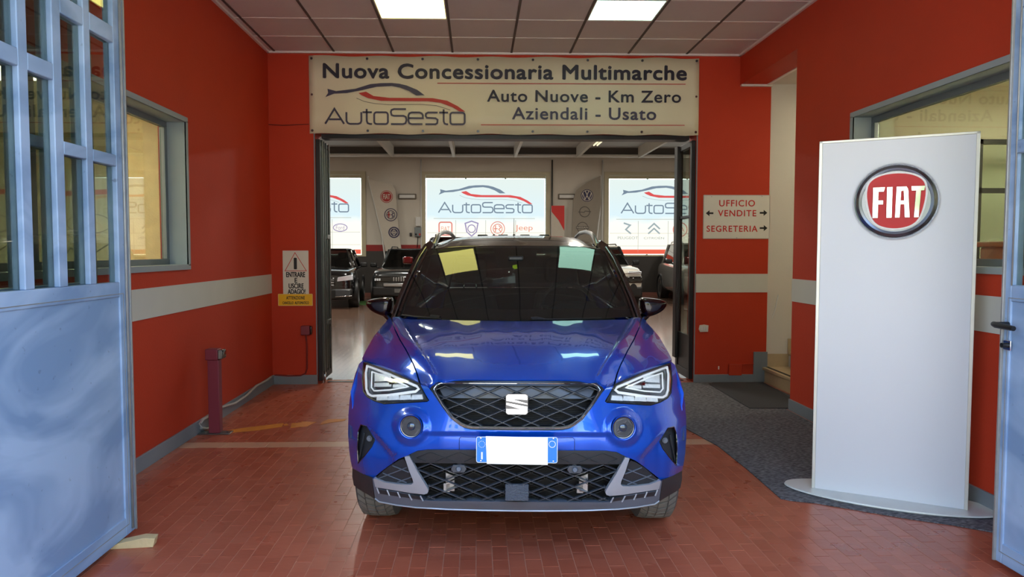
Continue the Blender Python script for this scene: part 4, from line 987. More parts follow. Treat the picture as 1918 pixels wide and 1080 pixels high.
# windscreen
_wp = np.polyfit([1.028, 1.144, 1.2525, 1.3535, 1.4475], [1.04 + q * 1.05 for q in (0, .185, .37, .555, .74)], 2)
def _ws_pts():
    out = []
    for z in np.linspace(.99, 1.50, 8):
        for x in (0, .18, .36, .54, .70):
            k = .50 - .17 * (z - 1.03) / .42; y = float(np.polyval(_wp, z)) + k * x * x
            D = CD + y; py = 540 + F * math.tan(math.atan((CAMH - z) / D) - PITCH); fy = cosP - (py - 540) / F * sinP
            out.append((x / D * fy * F, py, y))
    return out
WS = TPS(_ws_pts(), sx=60, sy=60, lam=1e-5)
def ws_fn(off=0.0):
    def f(U, V):
        P = car_xyz(U, V, WS(U, V)); P[:, 1] += off; P[:, 2] -= off * .6; return P
    return f
WSO = [(0, 461.5), (90, 462), (140, 464), (158, 466.5), (164, 470), (170, 480), (184, 508), (202, 550), (217, 590), (213, 592.5), (170, 596), (100, 599), (0, 600.5)]
patch('windscreen', half(WSO), ws_fn(), glassmat('windscreen_glass', (.34, .40, .37, 1), 1.5, haze=.012), car, step=5, rim=.004)
FRIT = mat('black_frit', (12, 13, 14), .25)
patch('frit_band', half([(0, 578), (100, 577), (170, 575.5), (206, 572), (212, 583), (215, 589.5), (211, 591.5), (170, 595), (100, 598), (0, 599.5)]), ws_fn(.006), FRIT, car, step=8, rim=0)
patch('frit_band', half([(0, 463), (90, 463.2), (140, 465), (157, 467), (160, 470), (110, 468.5), (40, 469), (34, 500), (0, 503)]), ws_fn(.006), FRIT, car, step=8, rim=0)
for sg in (False, True):
    patch('a_pillar', [(233.5, 603), (236, 597), (224, 560), (208, 520), (189, 483), (172, 457), (160, 449), (155, 455), (159, 466), (166, 470), (186, 508), (204, 550), (219, 591), (222, 597)], lambda U, V: ws_fn(.004)(U, V), GLOSSBLACK, car, step=5, rim=.12, flipx=sg)
    strokes('pillar_trim', [[(229, 596), (216, 560), (199, 520), (181, 483), (168, 463)]], ws_fn(-.004), .0045, DCHROME, car, flipx=sg)
# roof as a grid in car coordinates
def roof_pt(x, y):
    t = (y - 1.9) / 1.9
    z = 1.452 + .105 * math.sin(min(1, max(0, t)) * PI * .62) ** .8 * 1.0 - (.07 * max(0, t - .75) / .25) ** 1
    hwid = .62 - .05 * max(0, t); s = x / hwid
    return Vector((x, y, z - .016 * s * s - .03 * abs(s) ** 6))
vsr = []; fr = []; nX, nY = 24, 20
for j in range(nY + 1):
    y = 1.84 + j * 1.97 / nY
    for i in range(nX + 1):
        t = (y - 1.9) / 1.9; x = (-1 + 2 * i / nX) * (.62 - .05 * max(0, t)); yy = y + (.10 * (abs(x) / .62) ** 2 if j == 0 else .10 * (abs(x) / .62) ** 2 * (1 - j / nY))
        vsr.append(roof_pt(x, yy))
for j in range(nY):
    for i in range(nX): k = j * (nX + 1) + i; fr.append((k, k + 1, k + nX + 2, k + nX + 1))
a = MB(); a.add(vsr, fr, True); ro = a.build('roof', mat('black_roof_paint', (26, 22, 21), .22, coat=.8, var=.3, scale=8, bump=.02), car, sharp=False)
md = ro.modifiers.new('solid', 'SOLIDIFY'); md.thickness = .03; md.offset = -1
for sg in (-1, 1):
    a = MB(); pts = [(.585, 2.16, 1.452), (.583, 2.20, 1.478), (.58, 2.27, 1.508), (.578, 2.36, 1.535), (.575, 2.5, 1.555), (.57, 2.8, 1.575), (.56, 3.2, 1.575), (.555, 3.5, 1.55), (.55, 3.62, 1.515), (.548, 3.66, 1.49)]
    a.tube([(sg * x, y, z) for x, y, z in pts], [.012, .016, .017, .017, .016, .016, .016, .016, .014, .012], 12); a.build('roof_rail', ALU, car)
for x in (-.30, -.11, .09, .27): MB().box((x - .045, 3.6, 1.50), (x + .045, 3.9, 1.572)).build('roof_spoiler_rib', BLACK, car, .008)
MB().box((-.5, 3.72, 1.46), (.5, 3.98, 1.545)).build('roof_spoiler', GLOSSBLACK, car, .015)
ant = MB().tube([(-.01, 3.55, 1.53), (-.01, 3.62, 1.72)], [.004, .002], 6).lathe([(.022, 0), (.016, .03), (.006, .05)], 12, Matrix.Translation((-.01, 3.55, 1.525))); ant.build('antenna', BLACK, car)

# flanks: outlines in the side view (y, z)
def side_fn(off=0.0):
    def f(U, V):
        y = np.asarray(U, float); z = np.asarray(V, float)
        x = .845 - .25 * np.clip(.82 - y, 0, 2) ** 2 - .10 * np.clip(y - 3.1, 0, 2) ** 2
        x = x - .70 * np.clip(z - .72, 0, .265) ** 1.5 - .25 * np.clip(.42 - z, 0, 1) ** 2
        x = x + .012 * np.exp(-((z - .70) / .03) ** 2) + off
        g = np.clip(z - .985, 0, 1); x = x - g * .32
        return np.stack([x, y, z], 1)
    return f
def arc(cy, cz, r, a0, a1, n=14): return [(cy + r * math.cos(a0 + (a1 - a0) * k / n), cz + r * math.sin(a0 + (a1 - a0) * k / n)) for k in range(n + 1)]
WZ, WR, WY0, WY1 = .325, .325, .83, 3.28
for sg in (False, True):
    patch('fender_side', [(.60, .74), (.54, .64), (.50, .56)] + arc(WY0, WZ, .385, PI * .82, PI * .0, 16) + [(1.24, .30), (1.26, .9), (1.30, .945), (1.08, .905), (.80, .86), (.68, .83)], side_fn(), BLUE, car, step=.05, rim=.03, back=(-1, 0, 0), flipx=sg)
    patch('front_door', [(1.27, .30), (2.16, .30), (2.18, .985), (1.44, .975), (1.28, .93)], side_fn(), BLUE, car, step=.06, rim=.03, back=(-1, 0, 0), flipx=sg)
    patch('rear_door', [(2.175, .30), (2.93, .30), (2.98, .5), (3.05, .7), (3.25, .8), (3.26, 1.02), (2.19, .987)], side_fn(), BLUE, car, step=.06, rim=.03, back=(-1, 0, 0), flipx=sg)
    patch('rear_quarter', [(2.95, .45)] + arc(WY1, WZ, .385, PI * .85, 0, 16) + [(3.85, .35), (4.02, .5), (4.05, .8), (4.0, 1.06), (3.27, 1.025), (3.265, .8), (3.06, .69)], side_fn(), BLUE, car, step=.06, rim=.03, back=(-1, 0, 0), flipx=sg)
    patch('sill', [(1.2, .21), (3.02, .21), (3.02, .295), (1.22, .295)], side_fn(.004), CLAD, car, step=.06, rim=.04, back=(-1, 0, 0), flipx=sg)
    for cy in (WY0, WY1): patch('arch_cladding', arc(cy, WZ, .405, PI * .86, 0, 18) + arc(cy, WZ, .375, 0, PI * .86, 18), side_fn(.006), CLAD, car, step=.03, rim=.05, back=(-1, 0, 0), flipx=sg)
    patch('side_window', [(1.72, 1.0), (2.15, 1.0), (2.17, 1.38), (2.20, 1.40)][:0] or [(1.56, 1.0), (2.17, 1.0), (2.20, 1.40), (2.02, 1.36)], side_fn(-.012), DARKGLASS, car, step=.07, rim=0, back=(-1, 0, 0), flipx=sg)
    patch('side_window', [(2.22, 1.0), (3.15, 1.035), (3.32, 1.10), (3.20, 1.37), (2.25, 1.41)], side_fn(-.012), DARKGLASS, car, step=.07, rim=0, back=(-1, 0, 0), flipx=sg)
    patch('window_frame', [(1.42, .975), (2.0, .985), (3.3, 1.025), (3.98, 1.06), (3.82, 1.42), (3.6, 1.475), (2.7, 1.485), (2.12, 1.465), (1.8, 1.26), (1.56, 1.09)], side_fn(-.003), GLOSSBLACK, car, step=.05, rim=.01, back=(-1, 0, 0), flipx=sg, holes=[[(1.58, 1.01), (2.16, 1.01), (2.19, 1.41), (2.10, 1.42)], [(2.23, 1.01), (3.15, 1.045), (3.30, 1.10), (3.20, 1.36), (2.26, 1.42)]])
    s_ = -1 if sg else 1
    # door mirror
    mr_ = empty('door_mirror', (s_ * .868, 1.55, 1.066)); mr_.parent = car
    prof = [(.102, .026), (.078, .043), (.0, .055), (-.066, .060), (-.083, .045), (-.080, -.030), (-.052, -.068), (-.012, -.064), (.048, -.040), (.086, -.010)]
    vs_ = []; n_ = len(prof)
    for yy, k_ in ((-.062, .55), (-.048, .86), (-.015, 1.0), (.06, 1.0), (.075, .93)):
        for x, z in prof: vs_.append((s_ * (x * k_ + (1 - k_) * -.01), yy + .02 * (x + .1) / .2, z * k_ + (1 - k_) * .004))
    fs = [(r * n_ + q, r * n_ + (q + 1) % n_, (r + 1) * n_ + (q + 1) % n_, (r + 1) * n_ + q) for r in range(4) for q in range(n_)] + [tuple(range(n_)), tuple(range(4 * n_, 5 * n_))]
    a = MB(); a.add(vs_, fs, True); me = a.mesh('mirror_shell'); bm = bmesh.new(); bm.from_mesh(me); bmesh.ops.recalc_face_normals(bm, faces=bm.faces[:]); bm.to_mesh(me); bm.free()
    o = link('mirror_shell', me, MATS.get('mirror_shell_black') or mat('mirror_shell_black', (22, 6, 9), .12, spec=.5), mr_); md = o.modifiers.new('sub', 'SUBSURF'); md.levels = 1; md.render_levels = 2  # reflection of the red walls put into the black shell's colour
    MB().tube([(-s_ * .035, .02, -.045), (-s_ * .06, .03, -.08), (-s_ * .095, .03, -.125)], [.030, .026, .024], 10).build('mirror_foot', GLOSSBLACK, mr_)
    a = MB(); poly2(a, rrect(-.06, -.035, .055, .035, .02), frame_M((0, .078, 0), (-1, 0, 0), (0, 0, 1))); a.build('mirror_glass', CHROME, mr_)
# tail
a = MB(); pts = [(-.80, 4.03, .5), (.80, 4.03, .5), (.80, 4.05, .85), (.74, 4.0, 1.06), (-.74, 4.0, 1.06), (-.80, 4.05, .85)]
a.prism(pts, (0, -.1, 0)); a.build('tailgate', BLUE, car, .03)
MB().box((-.82, 3.95, .3), (.82, 4.1, .6)).build('rear_bumper', CLAD, car, .04)
a = MB(); a.add([(-.72, 4.0, 1.07), (.72, 4.0, 1.07), (.52, 3.86, 1.47), (-.52, 3.86, 1.47)], [(0, 1, 2, 3)]); a.build('rear_window', DARKGLASS, car)
for s_ in (-1, 1): MB().box((s_ * .45, 3.99, .92), (s_ * .78, 4.06, 1.02)).build('tail_light', mat('tail_light_red', (150, 10, 12), .2, coat=1) if 'tail_light_red' not in MATS else MATS['tail_light_red'], car, .02)

def tyre_tread_mat():
    return RUBBER
def make_wheel(parent, x, y, s_, r=WR, wdt=.205, name='wheel', rich=True, rimm=None, steer=0):
    wh = empty(name, (x, y, r)); wh.parent = parent; wh.rotation_euler = (0, 0, steer)
    R_ = Matrix.Rotation(PI / 2, 4, 'Y'); h = wdt / 2
    MB().lathe([(r * .62, -h * .8), (r * .66, -h * .98), (r * .82, -h), (r * .93, -h * .95), (r * .985, -h * .82), (r, -h * .6), (r, h * .6), (r * .985, h * .82), (r * .93, h * .95), (r * .82, h), (r * .66, h * .98), (r * .62, h * .8)], 48 if rich else 24, R_).build('tyre', RUBBER, wh)
    MB().lathe([(r * .60, h * .9), (r * .64, h * .9), (r * .64, -h * .9), (r * .60, -h * .9)], 36 if rich else 20, R_, closed=True).build('rim', rimm or ALU, wh)
    a = MB()
    for k in range(5):
        an = k * 2 * PI / 5
        for d in (-.16, .16):
            p0 = (s_ * h * .75, r * .1 * math.cos(an), r * .1 * math.sin(an)); p1 = (s_ * h * .7, r * .61 * math.cos(an + d), r * .61 * math.sin(an + d)); a.tube([p0, p1], r * .045, 6)
    a.lathe([(0, s_ * h * .85), (r * .13, s_ * h * .8), (r * .14, s_ * h * .5)], 16, R_); a.build('spokes', rimm or ALU, wh)
    MB().lathe([(0, -.01), (r * .5, -.01), (r * .5, .01), (0, .01)], 20, R_).build('brake_disc', BLACK, wh)
    if rich:
        # tread blocks around the tyre
        t = MB()
        N_ = 44
        for k in range(N_):
            an = 2 * PI * k / N_
            for q, (u0, u1, sk) in enumerate(((-.82, -.48, .10), (-.43, -.04, .05), (.0, .42, -.05), (.47, .82, -.10))):
                a0 = an + (.5 * 2 * PI / N_ if q % 2 else 0); a1 = a0 + 2 * PI / N_ * .72
                vs_ = []
                for rr in (r * .985, r + .004):
                    for uu, aa in ((u0, a0), (u1, a0 + sk), (u1, a1 + sk), (u0, a1)):
                        rv = rr - (.006 if abs(uu) > .7 else 0); vs_.append((uu * h, rv * math.cos(aa), rv * math.sin(aa)))
                t.add(vs_, [(0, 1, 2, 3), (7, 6, 5, 4), (0, 4, 5, 1), (1, 5, 6, 2), (2, 6, 7, 3), (3, 7, 4, 0)])
        o = t.build('tread_blocks', mat('tyre_tread', (112, 112, 108), .75, var=.25, scale=20) if 'tyre_tread' not in MATS else MATS['tyre_tread'], wh); o['kind'] = 'stuff'
    return wh
for s_ in (-1, 1):
    make_wheel(car, s_ * .718, WY0, s_); make_wheel(car, s_ * .715, WY1, s_)
    for cy in (WY0, WY1):
        a = MB(); an = [PI * (.02 + .84 * k / 20) for k in range(21)]
        a.add([(s_ * xx, cy + .38 * math.cos(t), WZ + .38 * math.sin(t)) for xx in (.50, .80) for t in an], [(k, k + 1, k + 22, k + 21) for k in range(20)], True); a.build('wheel_well', BLACK, car)
# wipers
def wiper(pts, r, par=car): strokes('wiper', [pts], ws_fn(-.012), r, BLACK, par)
wiper([(-213, 592), (-190, 595), (-165, 597), (-140, 599)], .006); wiper([(-160, 594.5), (-150, 595.5), (-142, 597)], .011)
wiper([(30, 600), (90, 599.5), (160, 597.5)], .005); wiper([(28, 597.5), (40, 597), (52, 600)], .008)
# interior seen through the windscreen
DASH = mat('dashboard_charcoal', (38, 42, 43), .7, var=.15, bump=.15); SEATM = mat('seat_fabric', (48, 50, 50), .85, var=.2)
da = MB().prism([(0, 1.26, .96), (0, 1.36, 1.0), (0, 1.7, 1.03), (0, 1.8, .99), (0, 1.8, .7), (0, 1.26, .7)], (.62, 0, 0)).prism([(0, 1.26, .96), (0, 1.36, 1.0), (0, 1.7, 1.03), (0, 1.8, .99), (0, 1.8, .7), (0, 1.26, .7)], (-.62, 0, 0))
da.build('dashboard', DASH, car, .02)
MB().prism([(.2, 1.62, 1.03), (.56, 1.62, 1.03), (.5, 1.68, 1.085), (.27, 1.68, 1.085)], (0, .14, 0)).build('instrument_hood', DASH, car, .01)
sw_ = empty('steering_wheel', (.36, 1.95, 1.02)); sw_.parent = car; sw_.rotation_euler = (-.45, 0, 0)
R2 = Matrix.Rotation(PI / 2, 4, 'X')
MB().lathe([(.185 + .016 * math.cos(t * PI / 4), .016 * math.sin(t * PI / 4)) for t in range(8)], 40, R2, closed=True).build('steering_rim', DASH, sw_)
a = MB()
for an in (0.1, PI - .1, -PI / 2): a.tube([(0, 0, 0), (.18 * math.cos(an), 0, .18 * math.sin(an))], .016, 8)
a.lathe([(0, .02), (.06, .015), (.07, -.02), (0, -.03)], 20, R2); a.build('hub', DASH, sw_)
for s_ in (-1, 1):
    se = empty('front_seat', (s_ * .36, 2.45, 0)); se.parent = car
    MB().box((-.24, -.5, .38), (.24, .1, .55)).build('cushion', SEATM, se, .06)
    a = MB(); a.prism([(-.23, .1, .5), (.23, .1, .5), (.24, .16, .85), (.19, .22, 1.12), (-.19, .22, 1.12), (-.24, .16, .85)], (0, .13, 0)); a.build('backrest', SEATM, se, .05, seg=3)
    MB().box((-.13, .2, 1.17), (.13, .3, 1.37)).build('headrest', SEATM, se, .05, seg=3)
    for x in (-.05, .05): MB().tube([(x, .25, 1.08), (x, .25, 1.2)], .007, 8).build('headrest_post', CHROME, se)
a = MB(); a.box((-.6, 3.1, .5), (.6, 3.3, 1.1)); a.build('rear_bench', SEATM, car, .05)
vm = empty('rear_view_mirror', (.0, 1.98, 1.335)); vm.parent = car
a = MB(); poly2(a, rrect(-.03, -.035, .14, .035, .02), frame_M((-.055, 0, 0), (1, 0, 0), (0, 0, 1))); a.box((-.02, 0, .0), (.02, .03, .09)); a.build('mirror_head', MESHM, vm)
a = MB(); poly2(a, rrect(-.02, -.03, .12, .03, .015), frame_M((-.05, .02, 0), (1, 0, 0), (0, 0, 1))); a.build('mirror_back', BLACK, vm)
a = MB()
P = ws_fn(.006)(np.array([0.]), np.array([488.]))[0]
MB().box((P[0] - .05, P[1] + .01, P[2] - .03), (P[0] + .05, P[1] + .10, P[2] + .035)).build('camera_housing', BLACK, car, .01)
patch('yellow_sticker', [(-6, 496), (2, 494.5), (3, 502), (-2, 503), (-6, 500.5)], ws_fn(.004), mat('lime_sticker', (206, 240, 30), .5, emit=.3), car, step=4, rim=0)  # slight glow put into the sticker's colour
patch('headliner', half([(0, 463), (155, 468), (160, 472), (0, 468)]), ws_fn(.03), BLACK, car, step=10, rim=0)

# ------------------------------------------------------------------ banner over the opening
INK = mat('banner_dark_ink', (38, 34, 50), .5); REDINK = mat('banner_red_ink', (186, 44, 34), .5); GREYINK = mat('banner_grey_ink', (92, 86, 84), .5); VINK = mat('banner_violet_ink', (66, 62, 84), .5)
BANM = mat('banner_cream_vinyl', (226, 216, 186), .5, var=.04, scale=2, bump=.05, bscale=4)
pa = PY(578, 104, 7.68); pb = PY(1308, 253, 7.68); BW = pb.x - pa.x; BH = pa.z - pb.z
ban = empty('banner', ((pa.x + pb.x) / 2, 7.684, pb.z), 0, 'long cream vinyl banner with dark lettering and a car logo over the opening', 'banner')
a = MB(); n_ = 60
vs_ = []; 
for i in range(n_ + 1):
    x = -BW / 2 + BW * i / n_
    for j in range(5):
        z = BH * j / 4; y = .006 * math.sin(i * .9) * (1 - j / 5) + .004 * math.sin(i * .37 + j)
        z2 = z + (.006 * math.sin(i * 2 * PI / (n_ / 7)) if j in (0, 4) else 0)
        vs_.append((x, y, z2))
a.add(vs_, [(i * 5 + j, (i + 1) * 5 + j, (i + 1) * 5 + j + 1, i * 5 + j + 1) for i in range(n_) for j in range(4)], True)
o = a.build('sheet', BANM, ban, sharp=False); md = o.modifiers.new('s', 'SOLIDIFY'); md.thickness = .002
Mb = frame_M((-BW / 2, -.014, 0), (1, 0, 0), (0, 0, 1)); sc = BW / 1845.0    # crop units: banner spans x 43..1888, y 36..410
def bx_(x): return (x - 43) * sc
def bz_(y): return (410 - y) * sc
text('headline', 'Nuova Concessionaria Multimarche', bx_(112), bz_(152), (1825 - 112) * sc, (152 - 86) * sc, Mb, INK, ban, .003, bold=.04, space=1.06)
text('second_line', 'Auto Nuove - Km Zero', bx_(880), bz_(258), (1800 - 880) * sc, (258 - 204) * sc, Mb, INK, ban, .003, bold=.022, space=1.08)
text('third_line', 'Aziendali - Usato', bx_(998), bz_(340), (1682 - 998) * sc, (340 - 284) * sc, Mb, VINK, ban, .003, bold=.022, space=1.08)
a = MB()
for x0, x1, y in ((645, 1822, 174), (850, 1820, 367)): a.prism([Mb @ Vector(p) for p in ((bx_(x0), bz_(y + 1.5), 0), (bx_(x1), bz_(y - 1), 0), (bx_(x1), bz_(y - 4), 0), (bx_(x0), bz_(y - 2), 0))], (0, -.003, 0))
a.build('red_rule', REDINK, ban)
swoosh(ban, Mb, bx_(118), bz_(365), sc, VINK, REDINK, GREYINK)
for k in range(8):
    for z in (BH - .03, .03):
        MB().lathe([(.004, .0), (.004, .004), (.013, .004), (.014, 0)], 14, Mb @ Matrix.Translation((.03 + (BW - .06) * k / 7, z, -.002)), closed=True).lathe([(0, .0005), (.005, .0005)], 10, Mb @ Matrix.Translation((.03 + (BW - .06) * k / 7, z, 0))).build('eyelet', DCHROME, ban)
for x in (.03, BW - .03): MB().lathe([(0, .003), (.010, .003), (.012, 0)], 12, Mb @ Matrix.Translation((x, BH * .5, 0))).build('eyelet', DCHROME, ban)

# ------------------------------------------------------------------ signs on the columns
def plate(name, px0, py0, px1, py1, y, m, label, cat='sign', r=.008, th=.004):
    a_ = PY(px0, py1, y); b_ = PY(px1, py0, y); w_, h_ = b_.x - a_.x, b_.z - a_.z
    e = empty(name, (a_.x + w_ / 2, y, a_.z), 0, label, cat)
    Mq = frame_M((-w_ / 2, 0, 0), (1, 0, 0), (0, 0, 1)); q = MB(); poly2(q, rrect(0, 0, w_, h_, r), Mq @ Matrix.Translation((0, 0, -th)), th); q.build('plate', m, e)
    return e, Mq, w_, h_
SGNW = mat('sign_off_white', (222, 218, 206), .45); SGNK = mat('sign_black', (26, 24, 24), .5); SGNR = mat('sign_red', (200, 36, 30), .5); SGNY = mat('sign_yellow', (244, 190, 26), .45)
e, Mq, w_, h_ = plate('office_sign', 1316.5, 365, 1443, 447, YB - .006, SGNW, 'white sign with red words UFFICIO VENDITE SEGRETERIA and black arrows', 'sign')
u = lambda x: (x - 64) / 312 * w_
v = lambda y: (264 - y) / 204 * h_
a = MB(); ribbon(a, rrect(.004, .004, w_ - .004, h_ - .004, .006), .003, Mq, closed=True); a.build('border', ALU, e)
text('lettering', 'UFFICIO', u(138), v(113), u(304) - u(138), v(84) - v(113), Mq, SGNR, e, bold=.02, space=1.15)
text('lettering', 'VENDITE', u(133), v(159), u(311) - u(133), v(131) - v(159), Mq, SGNR, e, bold=.02, space=1.15)
text('lettering', 'SEGRETERIA', u(81), v(231), u(318) - u(81), v(203) - v(231), Mq, SGNR, e, bold=.02, space=1.15)
def arrow(x0, x1, y, d):
    q = MB(); m_ = .4 * abs(x1 - x0); s2 = 1 if x1 > x0 else -1
    poly2(q, [(u(x0), v(y + 4)), (u(x1 - s2 * 17), v(y + 4)), (u(x1 - s2 * 17), v(y + 14)), (u(x1), v(y)), (u(x1 - s2 * 17), v(y - 14)), (u(x1 - s2 * 17), v(y - 4)), (u(x0), v(y - 4))], Mq); q.build('arrow', SGNK, e)
arrow(111, 76, 145, 0); arrow(328, 363, 143, 0); arrow(329, 365, 214, 0)
for x, y in ((102, 68), (337, 66), (222, 259)): MB().lathe([(0, .003), (.004, .002), (.005, 0)], 10, Mq @ Matrix.Translation((u(x), v(y), 0))).build('screw', ALU, e)
e, Mq, w_, h_ = plate('warning_sign', 530.5, 469, 577.5, 552, YB - .006, SGNW, 'white warning sign with a red triangle reading ENTRARE E USCIRE ADAGIO!', 'sign', r=.006)
u = lambda x: (x - 188) / 175 * w_
v = lambda y: (412 - y) / 304 * h_
a = MB(); ribbon(a, [(u(203), v(247)), (u(272), v(122)), (u(348), v(247))], .006, Mq, closed=True); a.build('red_triangle', SGNR, e)
a = MB(); poly2(a, rrect(u(263), v(236), u(284), v(157), .008), Mq); a.build('black_bar', SGNK, e)
for t_, x0, x1, y0, y1 in (('ENTRARE', 211, 338, 289, 256), ('E', 268, 284, 327, 296), ('USCIRE', 227, 327, 367, 334), ('ADAGIO!', 220, 338, 406, 373)):
    text('lettering', t_, u(x0), v(y0), u(x1) - u(x0), v(y1) - v(y0), Mq, SGNK, e, bold=.04)
e, Mq, w_, h_ = plate('attention_sign', 521, 550, 585.5, 572.5, YB - .012, SGNY, 'small yellow sign reading ATTENZIONE CANCELLO AUTOMATICO below the warning triangle sign', 'sign', r=.006)
text('lettering', 'ATTENZIONE', w_ * .24, h_ * .54, w_ * .53, h_ * .27, Mq, SGNK, e, bold=.03, space=1.2)
text('lettering', 'CANCELLO  AUTOMATICO', w_ * .13, h_ * .14, w_ * .76, h_ * .22, Mq, SGNK, e, bold=.03)
a = MB(); ribbon(a, rrect(.003, .003, w_ - .003, h_ - .003, .005), .002, Mq, closed=True); a.build('border', SGNW, e)

# photocell with its painted conduit, junction cover, switch cover
PURP = mat('faded_purple_red_paint', (128, 48, 60), .5, var=.06)
a_ = PY(566, 626, YB); b_ = PY(586, 609, YB)
ph = empty('wall_photocell', (a_.x, YB, a_.z), 0, 'small dark red photocell box with conduit low on the left column', 'sensor')
MB().box((0, -.07, 0), (b_.x - a_.x - .02, 0, b_.z - a_.z)).build('housing', PURP, ph, .006)
MB().box((b_.x - a_.x - .02, -.065, .004), (b_.x - a_.x, -.005, b_.z - a_.z - .004)).build('lens_cover', BLACKGLASS, ph, .008)
pts = [PY(px, py, YB - .01) for px, py in ((573, 626), (575, 650), (575, 690), (572, 699), (563, 703), (540, 703.5), (514, 702))]
cd = MB().tube([p for p in pts], .009, 8).build('wall_conduit', MATS.get('conduit_red') or mat('conduit_red', (120, 26, 18), .5)); tag(cd, 'thin red painted conduit running down the left column to its corner', 'conduit')
p0 = PY(1364, 702, YB); p1 = PY(1388, 681, YB)
jb = empty('junction_box', (p0.x, YB, p0.z), 0, 'red painted junction box low on the right column above the skirting', 'box')
MB().box((0, -.03, 0), (p1.x - p0.x, 0, p1.z - p0.z)).build('cover', RED, jb, .005)
a = MB().tube([(.01, -.008, .112), (.35, -.008, .125)], .007); a.build('conduit', RED, jb)
for x, z in ((.02, .02), (.11, .1)): MB().lathe([(0, .003), (.004, .0)], 8, Matrix.Translation((x, -.03, z)) @ Matrix.Rotation(PI / 2, 4, 'X')).build('screw', REDINK, jb)
p = PY(1317, 614, YB)
ls = empty('light_switch', (p.x, YB, p.z - .04), 0, 'worn white wall switch on the right column beside the door leaf', 'switch')
a = MB(); poly2(a, [(-.05, .03), (-.035, -.002), (.052, 0), (.055, .07), (.01, .078), (-.04, .072)], frame_M((0, 0, 0), (1, 0, 0), (0, 0, 1)), .012); a.build('plate', SGNW, ls, .002)
for x in (-.02, .005, .03): MB().box((x - .009, -.018, .016), (x + .009, -.01, .06)).build('rocker', WHITEP, ls, .002)
p = PY(1346, 688, YB); tag(MB().box((p.x - .006, YB - .004, p.z - .02), (p.x + .006, YB, p.z + .016)).build('sticker', SGNW, None, .001), 'tiny white sticker near the foot of the right column', 'sticker')
# hairline rope/crack line at the left of the banner
a = MB().tube([PY(502, 233, YB - .004), PY(530, 234.5, YB - .004), PY(578, 232.5, YB - .004)], .004); tag(a.build('cord', mat('dark_red_cord', (96, 22, 16), .7)), 'dark red cord stretched across the left column beside the banner', 'cord')

# ------------------------------------------------------------------ folded door leaves in the opening
STEEL = mat('dark_steel_door', (44, 46, 48), .35, metal=.4, var=.1); STEELL = mat('worn_steel_profile', (112, 116, 112), .3, metal=.7, var=.2, scale=12)
for side, xa, lb in ((-1, -1.700, 'grey steel door leaf folded against the left side of the opening'), (1, 2.345, 'glazed dark door leaf folded against the right side of the opening')):
    t = empty('door_leaf', (xa, YB + .02, 0), 0, lb, 'door'); s = -side
    x0, x1 = s * .0, s * .045; H_ = 2.6; L_ = .54 if side > 0 else .52
    def fr_(y0, z0, y1, z1, nm, m_, b_=.004): return MB().box((x0, y0, z0), (x1, y1, z1)).build(nm, m_, t, b_)
    fr_(0, .03, .05, H_, 'stile', STEEL); fr_(L_ - .07, .03, L_, H_, 'stile', STEEL)
    fr_(.05, .03, L_ - .07, .12, 'rail', STEEL); fr_(.05, H_ - .06, L_ - .07, H_, 'rail', STEEL)
    if side > 0:
        fr_(.05, 1.78, L_ - .07, 1.81, 'rail', STEEL)
        MB().box((s * .01, .05, .12), (s * .035, L_ - .07, .50)).build('kick_panel', STEEL, t)
        MB().box((s * .02, .05, .50), (s * .026, L_ - .07, 1.78)).build('pane', OFFGLASS, t); MB().box((s * .02, .05, 1.81), (s * .026, L_ - .07, H_ - .06)).build('pane', OFFGLASS, t)
        MB().box((s * .045, L_ - .1, .2), (s * .075, L_ + .02, H_)).build('edge_profile', STEEL, t, .005)
    else:
        MB().box((s * .01, .05, .12), (s * .035, L_ - .07, H_ - .06)).build('panel', STEELL, t)
        for yy, w2 in ((.07, .03), (.16, .02), (.27, .02), (.40, .03)): MB().box((s * .045, yy, .1), (s * .06, yy + w2, H_)).build('fold_profile', STEELL, t, .004)
        for z in (1.55, .62): MB().box((s * .05, .18, z), (s * .08, .34, z + .05)).build('latch', STEELL, t, .004)
        MB().tube([(s * .05, .1, .0), (s * .05, .1, .12)], .012).build('floor_bolt', CHROME, t)
tk = MB().box((-1.62, 7.80, 0), (2.27, 7.86, .004)); tag(tk.build('floor_track', STEEL), 'dark steel door track across the floor of the opening', 'track')
tk = MB().box((-1.64, 7.74, 2.61), (2.28, 7.90, 2.655)); tag(tk.build('door_track', STEEL), 'dark steel track over the opening, just below the banner', 'track')

